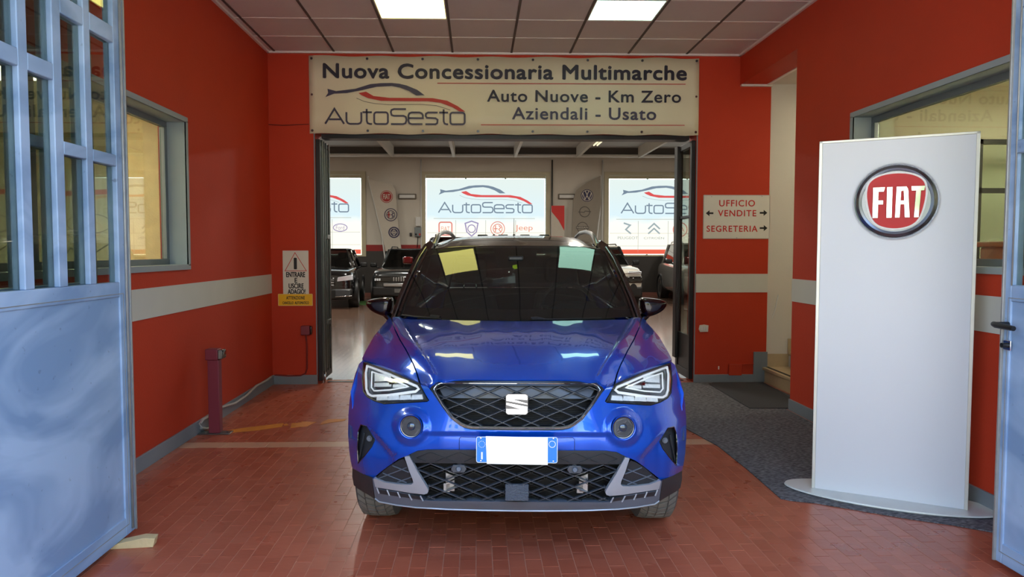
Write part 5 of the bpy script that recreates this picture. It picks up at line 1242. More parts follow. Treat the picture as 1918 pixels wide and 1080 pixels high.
# ------------------------------------------------------------------ gates at the front
def gatemat():
    m = mat('pale_blue_gate_paint', (148, 168, 200), .4, var=.1, scale=2.2, rvar=.12); n = m.node_tree; b = n.nodes['Principled BSDF']
    tc = n.nodes.new('ShaderNodeTexCoord'); mp = n.nodes.new('ShaderNodeMapping'); mp.inputs['Scale'].default_value = (1, .55, 1.1)
    wv = n.nodes.new('ShaderNodeTexNoise'); wv.inputs['Scale'].default_value = 2.1; wv.inputs['Detail'].default_value = 3; wv.inputs['Distortion'].default_value = 1.8
    n.links.new(tc.outputs['Object'], mp.inputs[0]); n.links.new(mp.outputs[0], wv.inputs['Vector'])
    r = n.nodes.new('ShaderNodeValToRGB'); r.color_ramp.elements[0].position = .38; r.color_ramp.elements[0].color = col(122, 150, 184); r.color_ramp.elements[1].position = .6; r.color_ramp.elements[1].color = col(162, 186, 214)
    n2 = n.nodes.new('ShaderNodeTexNoise'); n2.inputs['Scale'].default_value = 26; n2.inputs['Detail'].default_value = 8; n.links.new(tc.outputs['Object'], n2.inputs['Vector'])
    r2 = n.nodes.new('ShaderNodeValToRGB'); r2.color_ramp.elements[0].position = .68; r2.color_ramp.elements[0].color = (1, 1, 1, 1); r2.color_ramp.elements[1].position = .76; r2.color_ramp.elements[1].color = (.6, .58, .58, 1)
    mx = n.nodes.new('ShaderNodeMix'); mx.data_type = 'RGBA'; mx.blend_type = 'MULTIPLY'; mx.inputs[0].default_value = 1
    n.links.new(wv.outputs['Fac'], r.inputs[0]); n.links.new(n2.outputs['Fac'], r2.inputs[0]); n.links.new(r.outputs[0], mx.inputs[6]); n.links.new(r2.outputs[0], mx.inputs[7]); n.links.new(mx.outputs[2], b.inputs['Base Color'])
    return m
GATE = gatemat(); GATEW = mat('worn_grey_gate_edge', (150, 150, 146), .4, metal=.3, var=.25, scale=18)
GGLASS = glassmat('gate_glass', (.78, .82, .78, 1), 1.55)
def gate(name, x, s, y1, y0, cols, label, zt=3.2, zb=.03, sw=.10):
    """leaf along Y at x, visible face towards -s... s = +1: face looks to +x. cols: list of (bar_y0, bar_y1) and rails per bay"""
    t = empty(name, (x, y1, 0), 0, label, 'gate'); T = .05
    xa, xb = (-T, 0) if s > 0 else (0, T)
    def bar(ya, yb, za, zb_, nm='bar', m_=GATE, dx=0, bv=.004): return MB().box((xa - dx, ya - y1, za), (xb + dx, yb - y1, zb_)).build(nm, m_, t, bv)
    bar(y1 - sw, y1, zb, zt, 'stile'); bar(y0, y0 + .09, zb, zt, 'stile')
    MB().box((xa - .012, -.012, zb), (xb + .008, .0, zt)).build('edge_strip', GATEW, t, .003)
    if sw > .08: MB().tube([(xb + .006 if s > 0 else xa - .006, -.045, zb + .02), (xb + .006 if s > 0 else xa - .006, -.045, zt)], .007, 6).build('bead', GATEW, t)
    else: MB().tube([(xa, -sw - .001, 1.27), (xa, -sw - .001, zt)], .0035, 6).build('bead', GATEW, t)
    bar(y0 + .09, y1 - sw, 1.20, 1.272, 'middle_rail'); bar(y0 + .09, y1 - sw, zb, zb + .09, 'bottom_rail'); bar(y0 + .09, y1 - sw, zt - .08, zt, 'top_rail')
    xs0, xs1 = (-.035, -.008) if s > 0 else (.008, .035)
    MB().box((xs0, y0 + .09 - y1, zb + .09), (xs1, -sw, 1.20)).build('sheet_panel', GATE, t)
    # raised border line on the panel
    a = MB(); q = xb + .0 if s > 0 else xa
    w7 = .7 * sw; a.tube([(q, -w7, zb + .05), (q, -w7, 1.215), (q, y0 - y1 + .06, 1.215), (q, y0 - y1 + .06, zb + .05), (q, -w7, zb + .05)], .0025, 5); a.build('panel_bead', GATEW, t)
    edges = [y1 - sw] + [c for p_ in cols for c in (p_[1], p_[0])] + [y0 + .09]
    for (b0, b1) in cols: bar(b0, b1, 1.272, zt - .08, 'bar')
    return t, edges, bar
def bays(t, edges, bar, rails, y1, s, zt=3.2):
    k = 0
    for i in range(0, len(edges), 2):
        hi, lo = edges[i], edges[i + 1]; rr = rails[min(k, len(rails) - 1)]
        zz = [1.272] + [v_ for r_ in rr for v_ in r_] + [zt - .08]
        for r_ in rr: bar(lo, hi, r_[0], r_[1], 'cross_bar')
        for j in range(0, len(zz), 2):
            x = -.028 if s > 0 else .022
            MB().box((x, lo - y1, zz[j]), (x + .006, hi - y1, zz[j + 1])).build('pane', GGLASS, t)
        k += 1
def yx(px, py, X): return PX(px, py, X).y
XG = -1.712
gy1 = 3.60
colsL = [(yx(163, 300, XG), yx(175, 300, XG)), (yx(105, 300, XG), yx(121, 300, XG)), (yx(40, 300, XG), yx(58, 300, XG))]
b0 = colsL[-1][0]
colsL += [(b0 - .27, b0 - .21), (b0 - .52, b0 - .46)]
zr1 = (PX(195, 306, XG).z, PX(195, 284, XG).z); zr2 = (PX(180, 62, XG).z, PX(180, 30, XG).z); zr3 = (PX(75, 140, XG).z, PX(75, 108, XG).z)
t, ed, bar = gate('gate', XG, 1, gy1, 1.6, colsL, 'open pale blue steel gate leaf with narrow glass panes, left side of picture')
bays(t, ed, bar, [[zr1, zr2], [zr1, zr2], [zr3], [zr3], [zr1, zr2], [zr1, zr2]], gy1, 1)
# second leaf folded behind it
XG2 = -1.86
t, ed, bar = gate('gate', XG2, 1, gy1 - .03, 1.62, [(c0 - .02, c1 - .02) for c0, c1 in colsL], 'second gate leaf folded behind the pale blue left gate leaf')
bays(t, ed, bar, [[(1.86, 1.91)], [(1.86, 1.91)], [(2.16, 2.2)], [(2.16, 2.2)], [(1.86, 1.91)], [(1.86, 1.91)]], gy1 - .03, 1)
XR_ = 2.335
gyR = 3.13
bR = [(2.80 - .0, 2.86)]
zq1 = (PX(1905, 287, XR_).z, PX(1905, 262, XR_).z); zq2 = (PX(1908, 16, XR_).z, PX(1908, 16, XR_).z + .06)
t, ed, bar = gate('gate', XR_, -1, gyR, 1.6, [(2.78, 2.83), (2.5, 2.55), (2.22, 2.27), (1.94, 1.99)], 'open pale blue steel gate leaf at the right edge with black handle and lock', sw=.045)
bays(t, ed, bar, [[zq1, zq2]] * 5, gyR, -1)
# handle and lock on the right gate
p = PX(1888, 608, XR_ - .005); q = PX(1887, 646, XR_ - .005)
h = empty('handle', (p.x - XR_, p.y - gyR, p.z)); h.parent = t
MB().tube([(-.0, 0, 0), (-.05, 0, 0)], .014, 10).build('spindle', BLACK, h); MB().tube([(-.05, -.10, -.006), (-.055, 0, 0), (-.05, .02, .002)], [.011, .014, .012], 10).build('lever', BLACK, h)
lk = empty('lock', (q.x - XR_, q.y - gyR, q.z)); lk.parent = t
MB().box((-.006, -.025, -.022), (0, .02, .022)).build('lock_plate', CHROME, lk, .002); MB().tube([(-.004, -.004, 0), (-.03, -.004, 0)], .011, 10).build('cylinder', BLACK, lk)
# wooden wedge under the left gate
p = PZ(247, 1022); wd_ = MB(); WOOD = mat('pale_raw_wood', (206, 180, 132), .7, var=.15, scale=20, bump=.2)
wd_.prism([(-.16, -.02, 0), (.075, -.03, 0), (.085, -.03, .042), (.03, -.03, .048), (-.16, -.02, .012)], (0, .06, 0))
tag(wd_.build('wood_wedge', WOOD, None, .002, loc=(p.x + .03, p.y, 0)), 'pale split wood wedge on the floor under the left gate', 'wedge'); bpy.context.scene.objects['wood_wedge'].rotation_euler = (0, 0, .15)

# ------------------------------------------------------------------ bollard photocell, cable, tape
bo = empty('photocell_post', (PZ(404, 811).x, PZ(404, 811).y, 0), 0, 'faded red photocell post bolted to the floor along the left wall', 'post')
MB().box((-.13, -.045, 0), (.12, .055, .008)).build('foot_plate', STEELL, bo, .002)
hz = CAMH - .1345 * PZ(404, 811).y
MB().box((-.043, -.03, .008), (.043, .04, hz - .085)).build('shaft', PURP, bo, .004)
MB().box((-.055, -.045, hz - .085), (.042, .05, hz)).build('head', PURP, bo, .006)
MB().prism([(.042, -.04, hz - .08), (.075, -.03, hz - .075), (.08, -.03, hz - .02), (.07, -.035, hz - .004), (.042, -.04, hz - .004)], (0, .08, 0)).build('lens_cover', BLACKGLASS, bo, .004)
for x in (-.1, .09): MB().lathe([(0, .014), (.008, .014), (.009, .008)], 6, Matrix.Translation((x, 0, 0))).build('bolt', STEELL, bo)
CABM = mat('grey_white_cable', (176, 172, 164), .6, var=.1)
cp = [(398, 781), (392, 779), (380, 785), (375, 793), (377, 801), (388, 803), (400, 797)]
cpw = [PX(px, py, XL + .03) for px, py in cp]
cpw2 = [PX(px, py, XL + .03) for px, py in ((412, 763), (440, 755), (462, 740), (480, 722), (500, 712), (507, 706))]
tag(MB().tube(cpw + cpw2, .011, 8).build('floor_cable', CABM), 'loose grey cable lying along the left skirting from the red post', 'cable')
TAPE = mat('worn_yellow_tape', (206, 128, 30), .6, var=.15)
tape = empty('floor_tape', tuple(PZ(530, 800)), 0, 'torn yellow floor tape on the dark red tiles beside the red post', 'tape'); o3 = Vector(tape.location)
def zpoly(pts, z, h, par, m_, nm, org=Vector((0, 0, 0)), kind=None):
    a = MB(); a.prism([PZ(x, y, z) - org for x, y in pts], (0, 0, h)); return a.build(nm, m_, par, kind=kind)
for pts in ([(424, 806), (456, 801), (500, 796), (532, 792), (528, 799), (480, 806), (430, 810)], [(530, 795), (537, 793), (541, 796), (534, 797)], [(546, 793), (564, 791), (566, 789), (594, 790), (583, 794), (590, 791), (576, 798), (544, 801)], [(603, 790), (615, 785), (650, 784), (644, 788), (620, 791), (600, 795)]):
    zpoly(pts, .0005, .0012, tape, TAPE, 'tape_piece', o3)

# carpets
CARP = mat('charcoal_carpet', (70, 70, 72), .95, var=.0, scale=2)
def carpetmat():
    m = bpy.data.materials.new('charcoal_carpet_fleck'); m.use_nodes = True; n = m.node_tree; b = n.nodes['Principled BSDF']; b.inputs['Roughness'].default_value = .9
    tc = n.nodes.new('ShaderNodeTexCoord'); mp = n.nodes.new('ShaderNodeMapping'); mp.inputs['Scale'].default_value = (22, 75, 20); n1 = n.nodes.new('ShaderNodeTexNoise'); n1.inputs['Scale'].default_value = 1.6; n1.inputs['Detail'].default_value = 8
    n.links.new(tc.outputs['Object'], mp.inputs[0]); n.links.new(mp.outputs[0], n1.inputs['Vector'])
    r = n.nodes.new('ShaderNodeValToRGB'); r.color_ramp.elements[0].position = .4; r.color_ramp.elements[0].color = col(58, 58, 62); r.color_ramp.elements[1].position = .64; r.color_ramp.elements[1].color = col(122, 122, 126)
    n.links.new(n1.outputs['Fac'], r.inputs[0]); n.links.new(r.outputs[0], b.inputs['Base Color'])
    bp = n.nodes.new('ShaderNodeBump'); bp.inputs['Strength'].default_value = .6; bp.inputs['Distance'].default_value = .006; n.links.new(n1.outputs['Fac'], bp.inputs['Height']); n.links.new(bp.outputs[0], b.inputs['Normal'])
    return m
CARP = carpetmat()
cl = [PZ(x, y) for x, y in ((1284, 716), (1288, 786), (1345, 836), (1400, 880), (1440, 915), (1462, 934), (1480, 938), (1530, 943), (1600, 955), (1700, 972), (1790, 985), (1852, 996))]
cl[0].x = 1.62; cl[0].y = 7.66; cl[1].x = 1.62
cl += [Vector((2.77, 3.3, 0)), Vector((2.77, 6.35, 0)), Vector((3.08, 6.36, 0)), Vector((3.08, 7.66, 0))]
a = MB(); a.prism([(p.x, p.y, .0012) for p in cl], (0, 0, .005)); tag(a.build('carpet', CARP), 'flecked charcoal carpet runner on the tiles along the right wall', 'carpet')
cm = [PZ(x, y) for x, y in ((1322, 717), (1330, 713), (1420, 713))]; cm = [Vector((p.x, p.y - .06, 0)) for p in cm] + [Vector((3.0, 6.42, 0)), PZ(1476, 766), PZ(1404, 766)]
cm[1].y = cm[2].y = 7.63; cm[0].y = 7.55
a = MB(); a.prism([(p.x, p.y, .0065) for p in cm], (0, 0, .006)); tag(a.build('door_mat', mat('dark_rubber_mat', (52, 54, 58), .85, var=.12, bump=.5, bscale=200)), 'dark grey mat lying on the carpet in front of the stairs', 'mat')

# ------------------------------------------------------------------ the white totem
pl_, pr_ = PZ(1522, 920), PZ(1810, 962); dv = (pr_ - pl_); TW = dv.length; ang = math.atan2(dv.y, dv.x)
tot = empty('totem_sign', ((pl_.x + pr_.x) / 2, (pl_.y + pr_.y) / 2, .0), ang, 'tall white standing totem panel with a round red and chrome emblem', 'sign')
TH = 2.045
MB().lathe([(0, .004), (.52, .004), (.535, .010), (.53, .018), (0, .022)], 64, Matrix.Translation((0, .05, .003)) @ Matrix.Diagonal((1.02, .40, 1, 1))).build('base', mat('base_off_white', (206, 210, 204), .3), tot)
MB().box((-TW / 2, .0, .022), (TW / 2, .10, TH)).build('panel', WHITE, tot, .002)
ALW = mat('pale_aluminium_edge', (206, 206, 196), .3, metal=.3)
for x0, x1 in ((-TW / 2 - .006, -TW / 2 + .012), (TW / 2 - .012, TW / 2 + .006)): MB().box((x0, -.005, .022), (x1, .105, TH + .006)).build('edge_profile', ALW, tot, .002)
MB().box((-TW / 2 - .006, -.005, TH - .008), (TW / 2 + .006, .105, TH + .006)).build('edge_profile', ALW, tot, .002)
# emblem
pc = ray(1677.5, 377); nrm = Vector((math.sin(ang), -math.cos(ang), 0)); o_ = Vector(tot.location); tt = (o_ - cam.location).dot(nrm) / pc.dot(nrm); hit = Vector(cam.location) + pc * tt
ex = (hit - o_).dot(Vector((math.cos(ang), math.sin(ang), 0))); ez = hit.z
em = empty('emblem', (ex, -.0, ez)); em.parent = tot
Me = frame_M((0, 0, 0), (1, 0, 0), (0, 0, 1)); R_ = Me
ER = .211
MB().lathe([(0, .001), (ER, .001), (ER, .012), (ER * .975, .020), (ER * .95, .012), (0, .012)], 72, R_).build('outer_ring', CHROME, em)
MB().lathe([(ER * .95, .012), (ER * .93, .026), (ER * .86, .034), (ER * .80, .030), (ER * .79, .02)], 72, R_).build('bevel_ring', DCHROME, em)
shp = [(-.105, .128), (-.06, .146), (0, .152), (.06, .146), (.105, .128), (.134, .10), (.142, .05), (.138, 0), (.126, -.06), (.108, -.105), (.08, -.132), (.04, -.146), (0, -.150), (-.04, -.146), (-.08, -.132), (-.108, -.105), (-.126, -.06), (-.138, 0), (-.142, .05), (-.134, .10)]
shp = chaikin(shp, 2)
a = MB(); poly2(a, [(x * 1.07, z * 1.06) for x, z in shp], Me @ Matrix.Translation((0, 0, .012)), .020); a.build('shield_rim', WHITEP, em)
RBE = mat('emblem_red_enamel', (190, 0, 16), .35, coat=0, spec=.3, var=.1, scale=10)
a = MB(); poly2(a, shp, Me @ Matrix.Translation((0, 0, .03)), .005); a.build('red_field', RBE, em)
a = MB()
for k in range(-15, 16):
    x = k * .0075; zs = [z for (xx, z) in shp if abs(xx - x) < .012]
    if zs: poly2(a, [(x - .0015, -.118 + abs(x) * .25), (x + .0015, -.118 + abs(x) * .25), (x + .0015, .124 - abs(x) * .2), (x - .0015, .124 - abs(x) * .2)], Me @ Matrix.Translation((0, 0, .035)), .0012)
a.build('ribs', RBE, em)['kind'] = 'stuff'
MIR = mat('mirror_letter', (246, 244, 236), .06, metal=.85)
LT = {'F': [[(-.112, -.092), (-.112, .078), (-.052, .078), (-.058, .052), (-.084, .052), (-.084, .006), (-.060, .006), (-.060, -.018), (-.084, -.018), (-.084, -.092)]],
      'I': [[(-.044, -.092), (-.044, .078), (-.016, .078), (-.016, -.092)]],
      'A1': [[(-.002, -.092), (.002, .078), (.048, .078), (.058, .066), (.070, -.092), (.044, -.092), (.040, -.022), (.024, -.022), (.022, -.092)]],
      'T': [[(.072, .078), (.138, .078), (.134, .052), (.119, .052), (.112, -.092), (.088, -.092), (.095, .052), (.074, .052)]]}
for k_, polys in LT.items():
    a = MB()
    for p_ in polys:
        if k_ == 'A1':
            ribs_ = None
            poly2(a, [(-.002, -.092), (.002, .078), (.050, .078), (.059, .064), (.036, .054), (.026, .052), (.022, -.092)], Me @ Matrix.Translation((0, 0, .035)), .010)
            poly2(a, [(.036, .054), (.059, .064), (.070, -.092), (.045, -.092)], Me @ Matrix.Translation((0, 0, .035)), .010)
            poly2(a, [(.022, .002), (.044, .002), (.044, -.020), (.022, -.020)], Me @ Matrix.Translation((0, 0, .035)), .0098)
        else: poly2(a, p_, Me @ Matrix.Translation((0, 0, .035)), .010)
    a.build('letter', MIR, em, .0015)

# ------------------------------------------------------------------ things on the showroom's back wall
FLAGW = mat('flag_cloth_cream', (206, 198, 184), .8, var=.06); FLAGG = mat('flag_cloth_grey', (150, 142, 130), .8, var=.08)
def ppoly(pts, y, par, m_, nm, th=.01, org=None):
    org = org or Vector((0, 0, 0)); a = MB(); a.prism([PY(px, py, y) - org for px, py in pts], (0, th, 0)); return a.build(nm, m_, par)
def flag_logo(fl, org, px, py, r, kind, y):
    c = PY(px, py, y) - org; k = y / 1350.0; Ml = frame_M(tuple(c), (1, 0, 0), (0, 0, 1)); R = r * k
    lg = empty('emblem', (0, 0, 0)); lg.parent = fl
    rd = mat('flag_red', (176, 40, 40), .6) if 'flag_red' not in MATS else MATS['flag_red']; nv = mat('flag_navy', (52, 48, 82), .6) if 'flag_navy' not in MATS else MATS['flag_navy']; gr = mat('flag_dark_grey', (92, 86, 82), .6) if 'flag_dark_grey' not in MATS else MATS['flag_dark_grey']
    a = MB(); bgm = {'fiat': rd, 'lancia': nv, 'vw': nv}.get(kind, gr)
    if kind in ('fiat', 'lancia', 'vw'): poly2(a, circ(0, 0, R), Ml, .004); a.build('disc', bgm, lg)
    a = MB(); M2 = Ml @ Matrix.Translation((0, 0, .004)); fg = MATS['flag_cloth_cream']
    if kind == 'fiat': ribbon(a, circ(0, 0, R * .86), R * .1, M2, closed=True); a.build('ring', fg, lg); text('lettering', 'FIAT', -R * .55, -R * .4, R * 1.1, R * .8, M2, fg, lg, bold=.02)
    elif kind == 'lancia': ribbon(a, circ(0, 0, R * .72), R * .1, M2, closed=True); ribbon(a, [(-R * .5, 0), (R * .5, 0)], R * .16, M2); ribbon(a, [(0, -R * .6), (0, R * .6)], R * .12, M2); ribbon(a, circ(0, 0, R * .36), R * .1, M2, closed=True); a.build('wheel', fg, lg)
    elif kind == 'alfa':
        ribbon(a, circ(0, 0, R * .94), R * .12, M2, closed=True); ribbon(a, circ(0, 0, R * .62), R * .1, M2, closed=True); ribbon(a, [(R * .15, R * .4), (R * .4, R * .2), (R * .1, 0), (R * .4, -R * .2), (R * .15, -R * .45)], R * .12, M2); a.build('rings', nv, lg)
        a = MB(); ribbon(a, [(-R * .3, R * .45), (-R * .3, -R * .45)], R * .16, M2); ribbon(a, [(-R * .55, 0), (-R * .05, 0)], R * .16, M2); a.build('cross', rd, lg)
    elif kind == 'vw': ribbon(a, circ(0, 0, R * .84), R * .09, M2, closed=True); ribbon(a, [(-R * .3, R * .75), (0, R * .1), (R * .3, R * .75)], R * .14, M2); ribbon(a, [(-R * .7, R * .4), (-R * .34, -R * .62), (0, R * .0), (R * .34, -R * .62), (R * .7, R * .4)], R * .14, M2); a.build('letters', fg, lg)
    elif kind == 'opel': ribbon(a, circ(0, 0, R * .9), R * .14, M2, closed=True); ribbon(a, [(-R * 1.15, -R * .02), (-R * .1, -R * .1), (R * .1, R * .14), (R * 1.15, R * .02)], R * .13, M2); a.build('ring_and_bolt', gr, lg)
    else: ribbon(a, circ(0, 0, R * .9), R * .12, M2, closed=True); a.build('ring', gr, lg); a = MB(); poly2(a, [(-R * 1.1, -R * .22), (R * 1.1, -R * .22), (R * 1.1, R * .22), (-R * 1.1, R * .22)], M2, .002); a.build('bar', gr, lg); text('lettering', 'NISSAN', -R * .95, -R * .13, R * 1.9, R * .26, M2 @ Matrix.Translation((0, 0, .003)), fg, lg, bold=.02)
yF = SY1 - .25
org = Vector(PY(735, 460, yF)); 
fl = empty('feather_flag', tuple(org), 0, 'pale feather flag with red, dark and navy round emblems hanging left of the middle window', 'flag')
ppoly([(689, 331), (705, 337), (735, 346), (741, 356), (744, 400), (752, 470), (722, 470), (716, 440), (704, 390)], yF, fl, FLAGW, 'cloth', .03, org)
MB().tube([PY(689, 330, yF) - org + Vector((0, .04, 0)), PY(715, 440, yF) - org + Vector((0, .04, 0)), PY(723, 500, yF) - org + Vector((0, .04, 0)), Vector((PY(724, 500, yF).x, yF + .04, 0)) - org], .025, 6).build('pole', WHITEP, fl)
for px, py, r, kd in ((724, 368, 11.5, 'fiat'), (732, 402, 12, 'alfa'), (738, 435, 10.5, 'lancia')): flag_logo(fl, org, px, py, r, kd, yF - .005)
org = Vector(PY(1100, 470, yF))
fl = empty('feather_flag', tuple(org), 0, 'grey feather flag with three round emblems hanging between middle and right windows', 'flag')
ppoly([(1125, 329), (1100, 341), (1080, 355), (1074, 372), (1072, 420), (1070, 470), (1114, 470), (1119, 420), (1126, 380)], yF, fl, FLAGG, 'cloth', .03, org)
MB().tube([PY(1126, 328, yF) - org + Vector((0, .04, 0)), PY(1124, 400, yF) - org + Vector((0, .04, 0)), PY(1112, 500, yF) - org + Vector((0, .04, 0)), Vector((PY(1110, 500, yF).x, yF + .04, 0)) - org], .025, 6).build('pole', WHITEP, fl)
for px, py, r, kd in ((1099.5, 366, 11.5, 'vw'), (1095, 396.5, 10.5, 'opel'), (1091, 426, 11, 'nissan')): flag_logo(fl, org, px, py, r, kd, yF - .005)
# small red and white banner stand
org = Vector(PZ(1045, 0 + 556)); yS = 22.8; org = Vector((PY(1045, 500, yS).x, yS, 0))
rs = empty('banner_stand', tuple(org), 0, 'small red and white banner stand beside the middle showroom window', 'banner')
ppoly([(1033, 385), (1057, 385), (1057, 560), (1033, 560)], yS, rs, FLAGW, 'cloth', .03, org)
ppoly([(1033, 385), (1057, 385), (1057, 432), (1046, 412), (1033, 396)], yS - .004, rs, mat('stand_red', (214, 40, 32), .5), 'red_field', .004, org)
a = MB(); b_ = PY(1033, 500, yS) - org; c_ = PY(1057, 500, yS) - org; a.box((b_.x - .02, .03, 0), (b_.x + .02, .07, 2.8)); a.box((b_.x - .1, -.1, 0), (c_.x + .1, .12, .03)); a.build('frame', ALU, rs)
for i, (x0, x1, lb) in enumerate(((746, 780, 'slim wall lamp left of the middle showroom window'), (1045, 1077, 'slim wall lamp right of the middle showroom window'))):
    p0 = PY(x0, 373, SY1); p1 = PY(x1, 363, SY1); t = empty('emergency_lamp', ((p0.x + p1.x) / 2, SY1, p0.z), 0, lb, 'lamp'); W2 = (p1.x - p0.x) / 2; H2 = p1.z - p0.z
    MB().box((-W2, -.08, 0), (W2, 0, H2)).build('housing', mat('lamp_housing_grey', (112, 104, 92), .5) if 'lamp_housing_grey' not in MATS else MATS['lamp_housing_grey'], t, .02); MB().box((-W2 + .04, -.09, .035), (W2 - .04, -.078, H2 - .035)).build('diffuser', WHITEP, t, .01)
p0 = PY(777, 443, SY1 - .0); t = empty('switchboard', (p0.x, SY1, p0.z), 0, 'small grey electrical panel with red switches between flag and middle window', 'electrical box')
MB().box((0, -.12, 0), (.21, 0, .3)).build('box', WINM, t, .01); MB().box((.03, -.10, .33), (.19, 0, .62)).build('meter', WHITEP, t, .01); MB().box((.14, -.15, .04), (.19, -.12, .1)).build('switch', SGNR, t, .005); MB().box((.02, -.15, .04), (.07, -.12, .1)).build('switch', SGNK, t, .005); MB().box((-.16, -.08, .02), (-.09, 0, .12)).build('socket', BLACK, t, .005)
MB().tube([(.1, -.02, 0), (.08, -.02, -.35)], .012).build('cable', BLACK, t)
for i, (px, lb) in enumerate(((1034, 'thin dark vertical pipe beside the middle showroom window'), (1128, 'thin pale vertical pipe beside the right showroom window'), (789, 'thin pale vertical pipe left of the middle showroom window'))):
    x = PY(px, 400, SY1 - .05).x; tag(MB().tube([(x, SY1 - .06, .1), (x, SY1 - .06, 4.3)], .025, 8).build('wall_pipe', [STEELL, WHITEP, WHITEP][i]), lb, 'pipe')

# ------------------------------------------------------------------ the other cars
def loft(secs, n_half, name, m_, parent, lvl=1):
    """secs: list of (y, [(x, z) half section from bottom centre to top centre])"""
    a = MB(); vs_ = []; fs = []; R = []
    for y, hs in secs:
        ring = [(x, y, z) for x, z in hs] + [(-x, y, z) for x, z in reversed(hs[1:-1])]
        R.append(len(ring)); vs_ += ring
    n = R[0]
    for i in range(len(secs) - 1):
        for k in range(n): fs.append((i * n + k, (i + 1) * n + k, (i + 1) * n + (k + 1) % n, i * n + (k + 1) % n))
    fs.append(tuple(range(n))); fs.append(tuple(reversed(range((len(secs) - 1) * n, len(secs) * n))))
    a.add(vs_, fs, True); me = a.mesh(name)
    bm = bmesh.new(); bm.from_mesh(me); bmesh.ops.recalc_face_normals(bm, faces=bm.faces[:]); bm.to_mesh(me); bm.free()
    o = link(name, me, m_, parent); md = o.modifiers.new('sub', 'SUBSURF'); md.levels = lvl; md.render_levels = 2; return o
WHL = mat('dark_alloy', (72, 74, 76), .3, metal=.8)
def other_car(x, y, rz, paint, label, W=1.76, L=4.1, H=1.55, style='jeep', roofm=None, name='car', group='cars parked in the showroom', hoodz=.98):
    t = empty(name, (x, y, 0), rz, label, 'car', group); w = W / 2; hz_ = hoodz
    def sec(k, zb, zt, top=.80):
        q = w * k; return [(0, zb), (q * .82, zb), (q * .95, zb + .05), (q, zb + .22), (q, .62), (q * .985, zt - .14), (q * .93, zt - .04), (q * top, zt), (0, zt + .025)]
    S = [(0.0, sec(.80, .34, hz_ - .16)), (.03, sec(.86, .26, hz_ - .09)), (.16, sec(.93, .22, hz_ - .04)), (.5, sec(.985, .21, hz_)), (1.2, sec(1, .21, hz_ + .04)), (2.3, sec(1, .21, hz_ + .03)), (3.4, sec(.99, .21, hz_ + .05)), (3.9, sec(.95, .26, hz_ + .04)), (4.04, sec(.90, .34, hz_ - .02)), (4.1, sec(.82, .4, hz_ - .1))]
    S = [(yy * L / 4.1, ss) for yy, ss in S]
    loft(S, 9, 'body', paint, t)
    bz = hz_ + .0; k = L / 4.1
    # glasshouse
    lo = [(-.80 * w, 1.12 * k), (.80 * w, 1.12 * k), (.86 * w, 1.5 * k), (.86 * w, 3.5 * k), (.76 * w, 3.96 * k), (-.76 * w, 3.96 * k), (-.86 * w, 3.5 * k), (-.86 * w, 1.5 * k)]
    hi = [(-.62 * w, 1.84 * k), (.62 * w, 1.84 * k), (.69 * w, 1.95 * k), (.67 * w, 3.45 * k), (.58 * w, 3.66 * k), (-.58 * w, 3.66 * k), (-.67 * w, 3.45 * k), (-.69 * w, 1.95 * k)]
    a = MB(); n = 8; zt = H - .055
    a.add([(p[0], p[1], bz) for p in lo] + [(p[0], p[1], zt) for p in hi], [(i, (i + 1) % n, (i + 1) % n + n, i + n) for i in range(n)]); a.build('windows', DARKGLASS, t)
    for i in range(n):
        a = MB(); a.tube([(lo[i][0], lo[i][1], bz - .02), (hi[i][0], hi[i][1], zt + .01)], .028 if i in (0, 1, 2, 7) else .05, 6); a.build('pillar', paint if not roofm else BLACK, t)
    a = MB(); rf = [(p[0] * .99, p[1], zt) for p in hi]; a.prism([(p[0], p[1], zt - .005) for p in hi], (0, 0, .05)); o = a.build('roof', roofm or paint, t, .04, seg=4)
    MB().box((-.78 * w, 1.5 * k, .5), (.78 * w, 3.7 * k, bz)).build('interior', BLACK, t)
    for s_ in (-1, 1):
        for yy in (2.2, 2.95): MB().box((s_ * .22 * W - .2, yy * k, bz), (s_ * .22 * W + .2, yy * k + .14, bz + .22)).box((s_ * .22 * W - .11, yy * k, bz + .22), (s_ * .22 * W + .11, yy * k + .1, bz + .40)).build('seat', SEATM, t, .03)
        for yy in (.80 * k, 3.30 * k):
            make_wheel(t, s_ * (w - .11), yy, s_, .34, .22, rich=False, rimm=WHL)
            MB().lathe([(.39, -.12), (.39, .115), (.345, .12), (.345, -.12)], 28, Matrix.Translation((s_ * (w - .105), yy, .345)) @ Matrix.Rotation(PI / 2, 4, 'Y'), closed=True).build('arch_trim', BLACK, t)
        mr = MB(); mr.box((s_ * (w + .02), 1.48 * k, bz + .02), (s_ * (w + .20), 1.58 * k, bz + .15)); mr.build('door_mirror', paint if style == 'red' else BLACK, t, .035, seg=3)
        MB().tube([(s_ * (w - .08), 1.54 * k, bz - .02), (s_ * (w + .06), 1.53 * k, bz + .05)], .025, 6).build('mirror_arm', BLACK, t)
        if style != 'sedan': MB().tube([(s_ * .60 * w, 1.98 * k, H - .02), (s_ * .60 * w, 2.1 * k, H + .035), (s_ * .60 * w, 3.3 * k, H + .035), (s_ * .60 * w, 3.45 * k, H - .02)], .018, 6).build('roof_rail', ALU if style == 'grey' else BLACK, t)
    MB().box((-w * .9, -.015, .25), (w * .9, .12, .50)).build('bumper', BLACK, t, .04)
    HLm = MATS.get('far_headlight') or mat('far_headlight', (206, 212, 216), .1, metal=.5, coat=1, emit=.15)
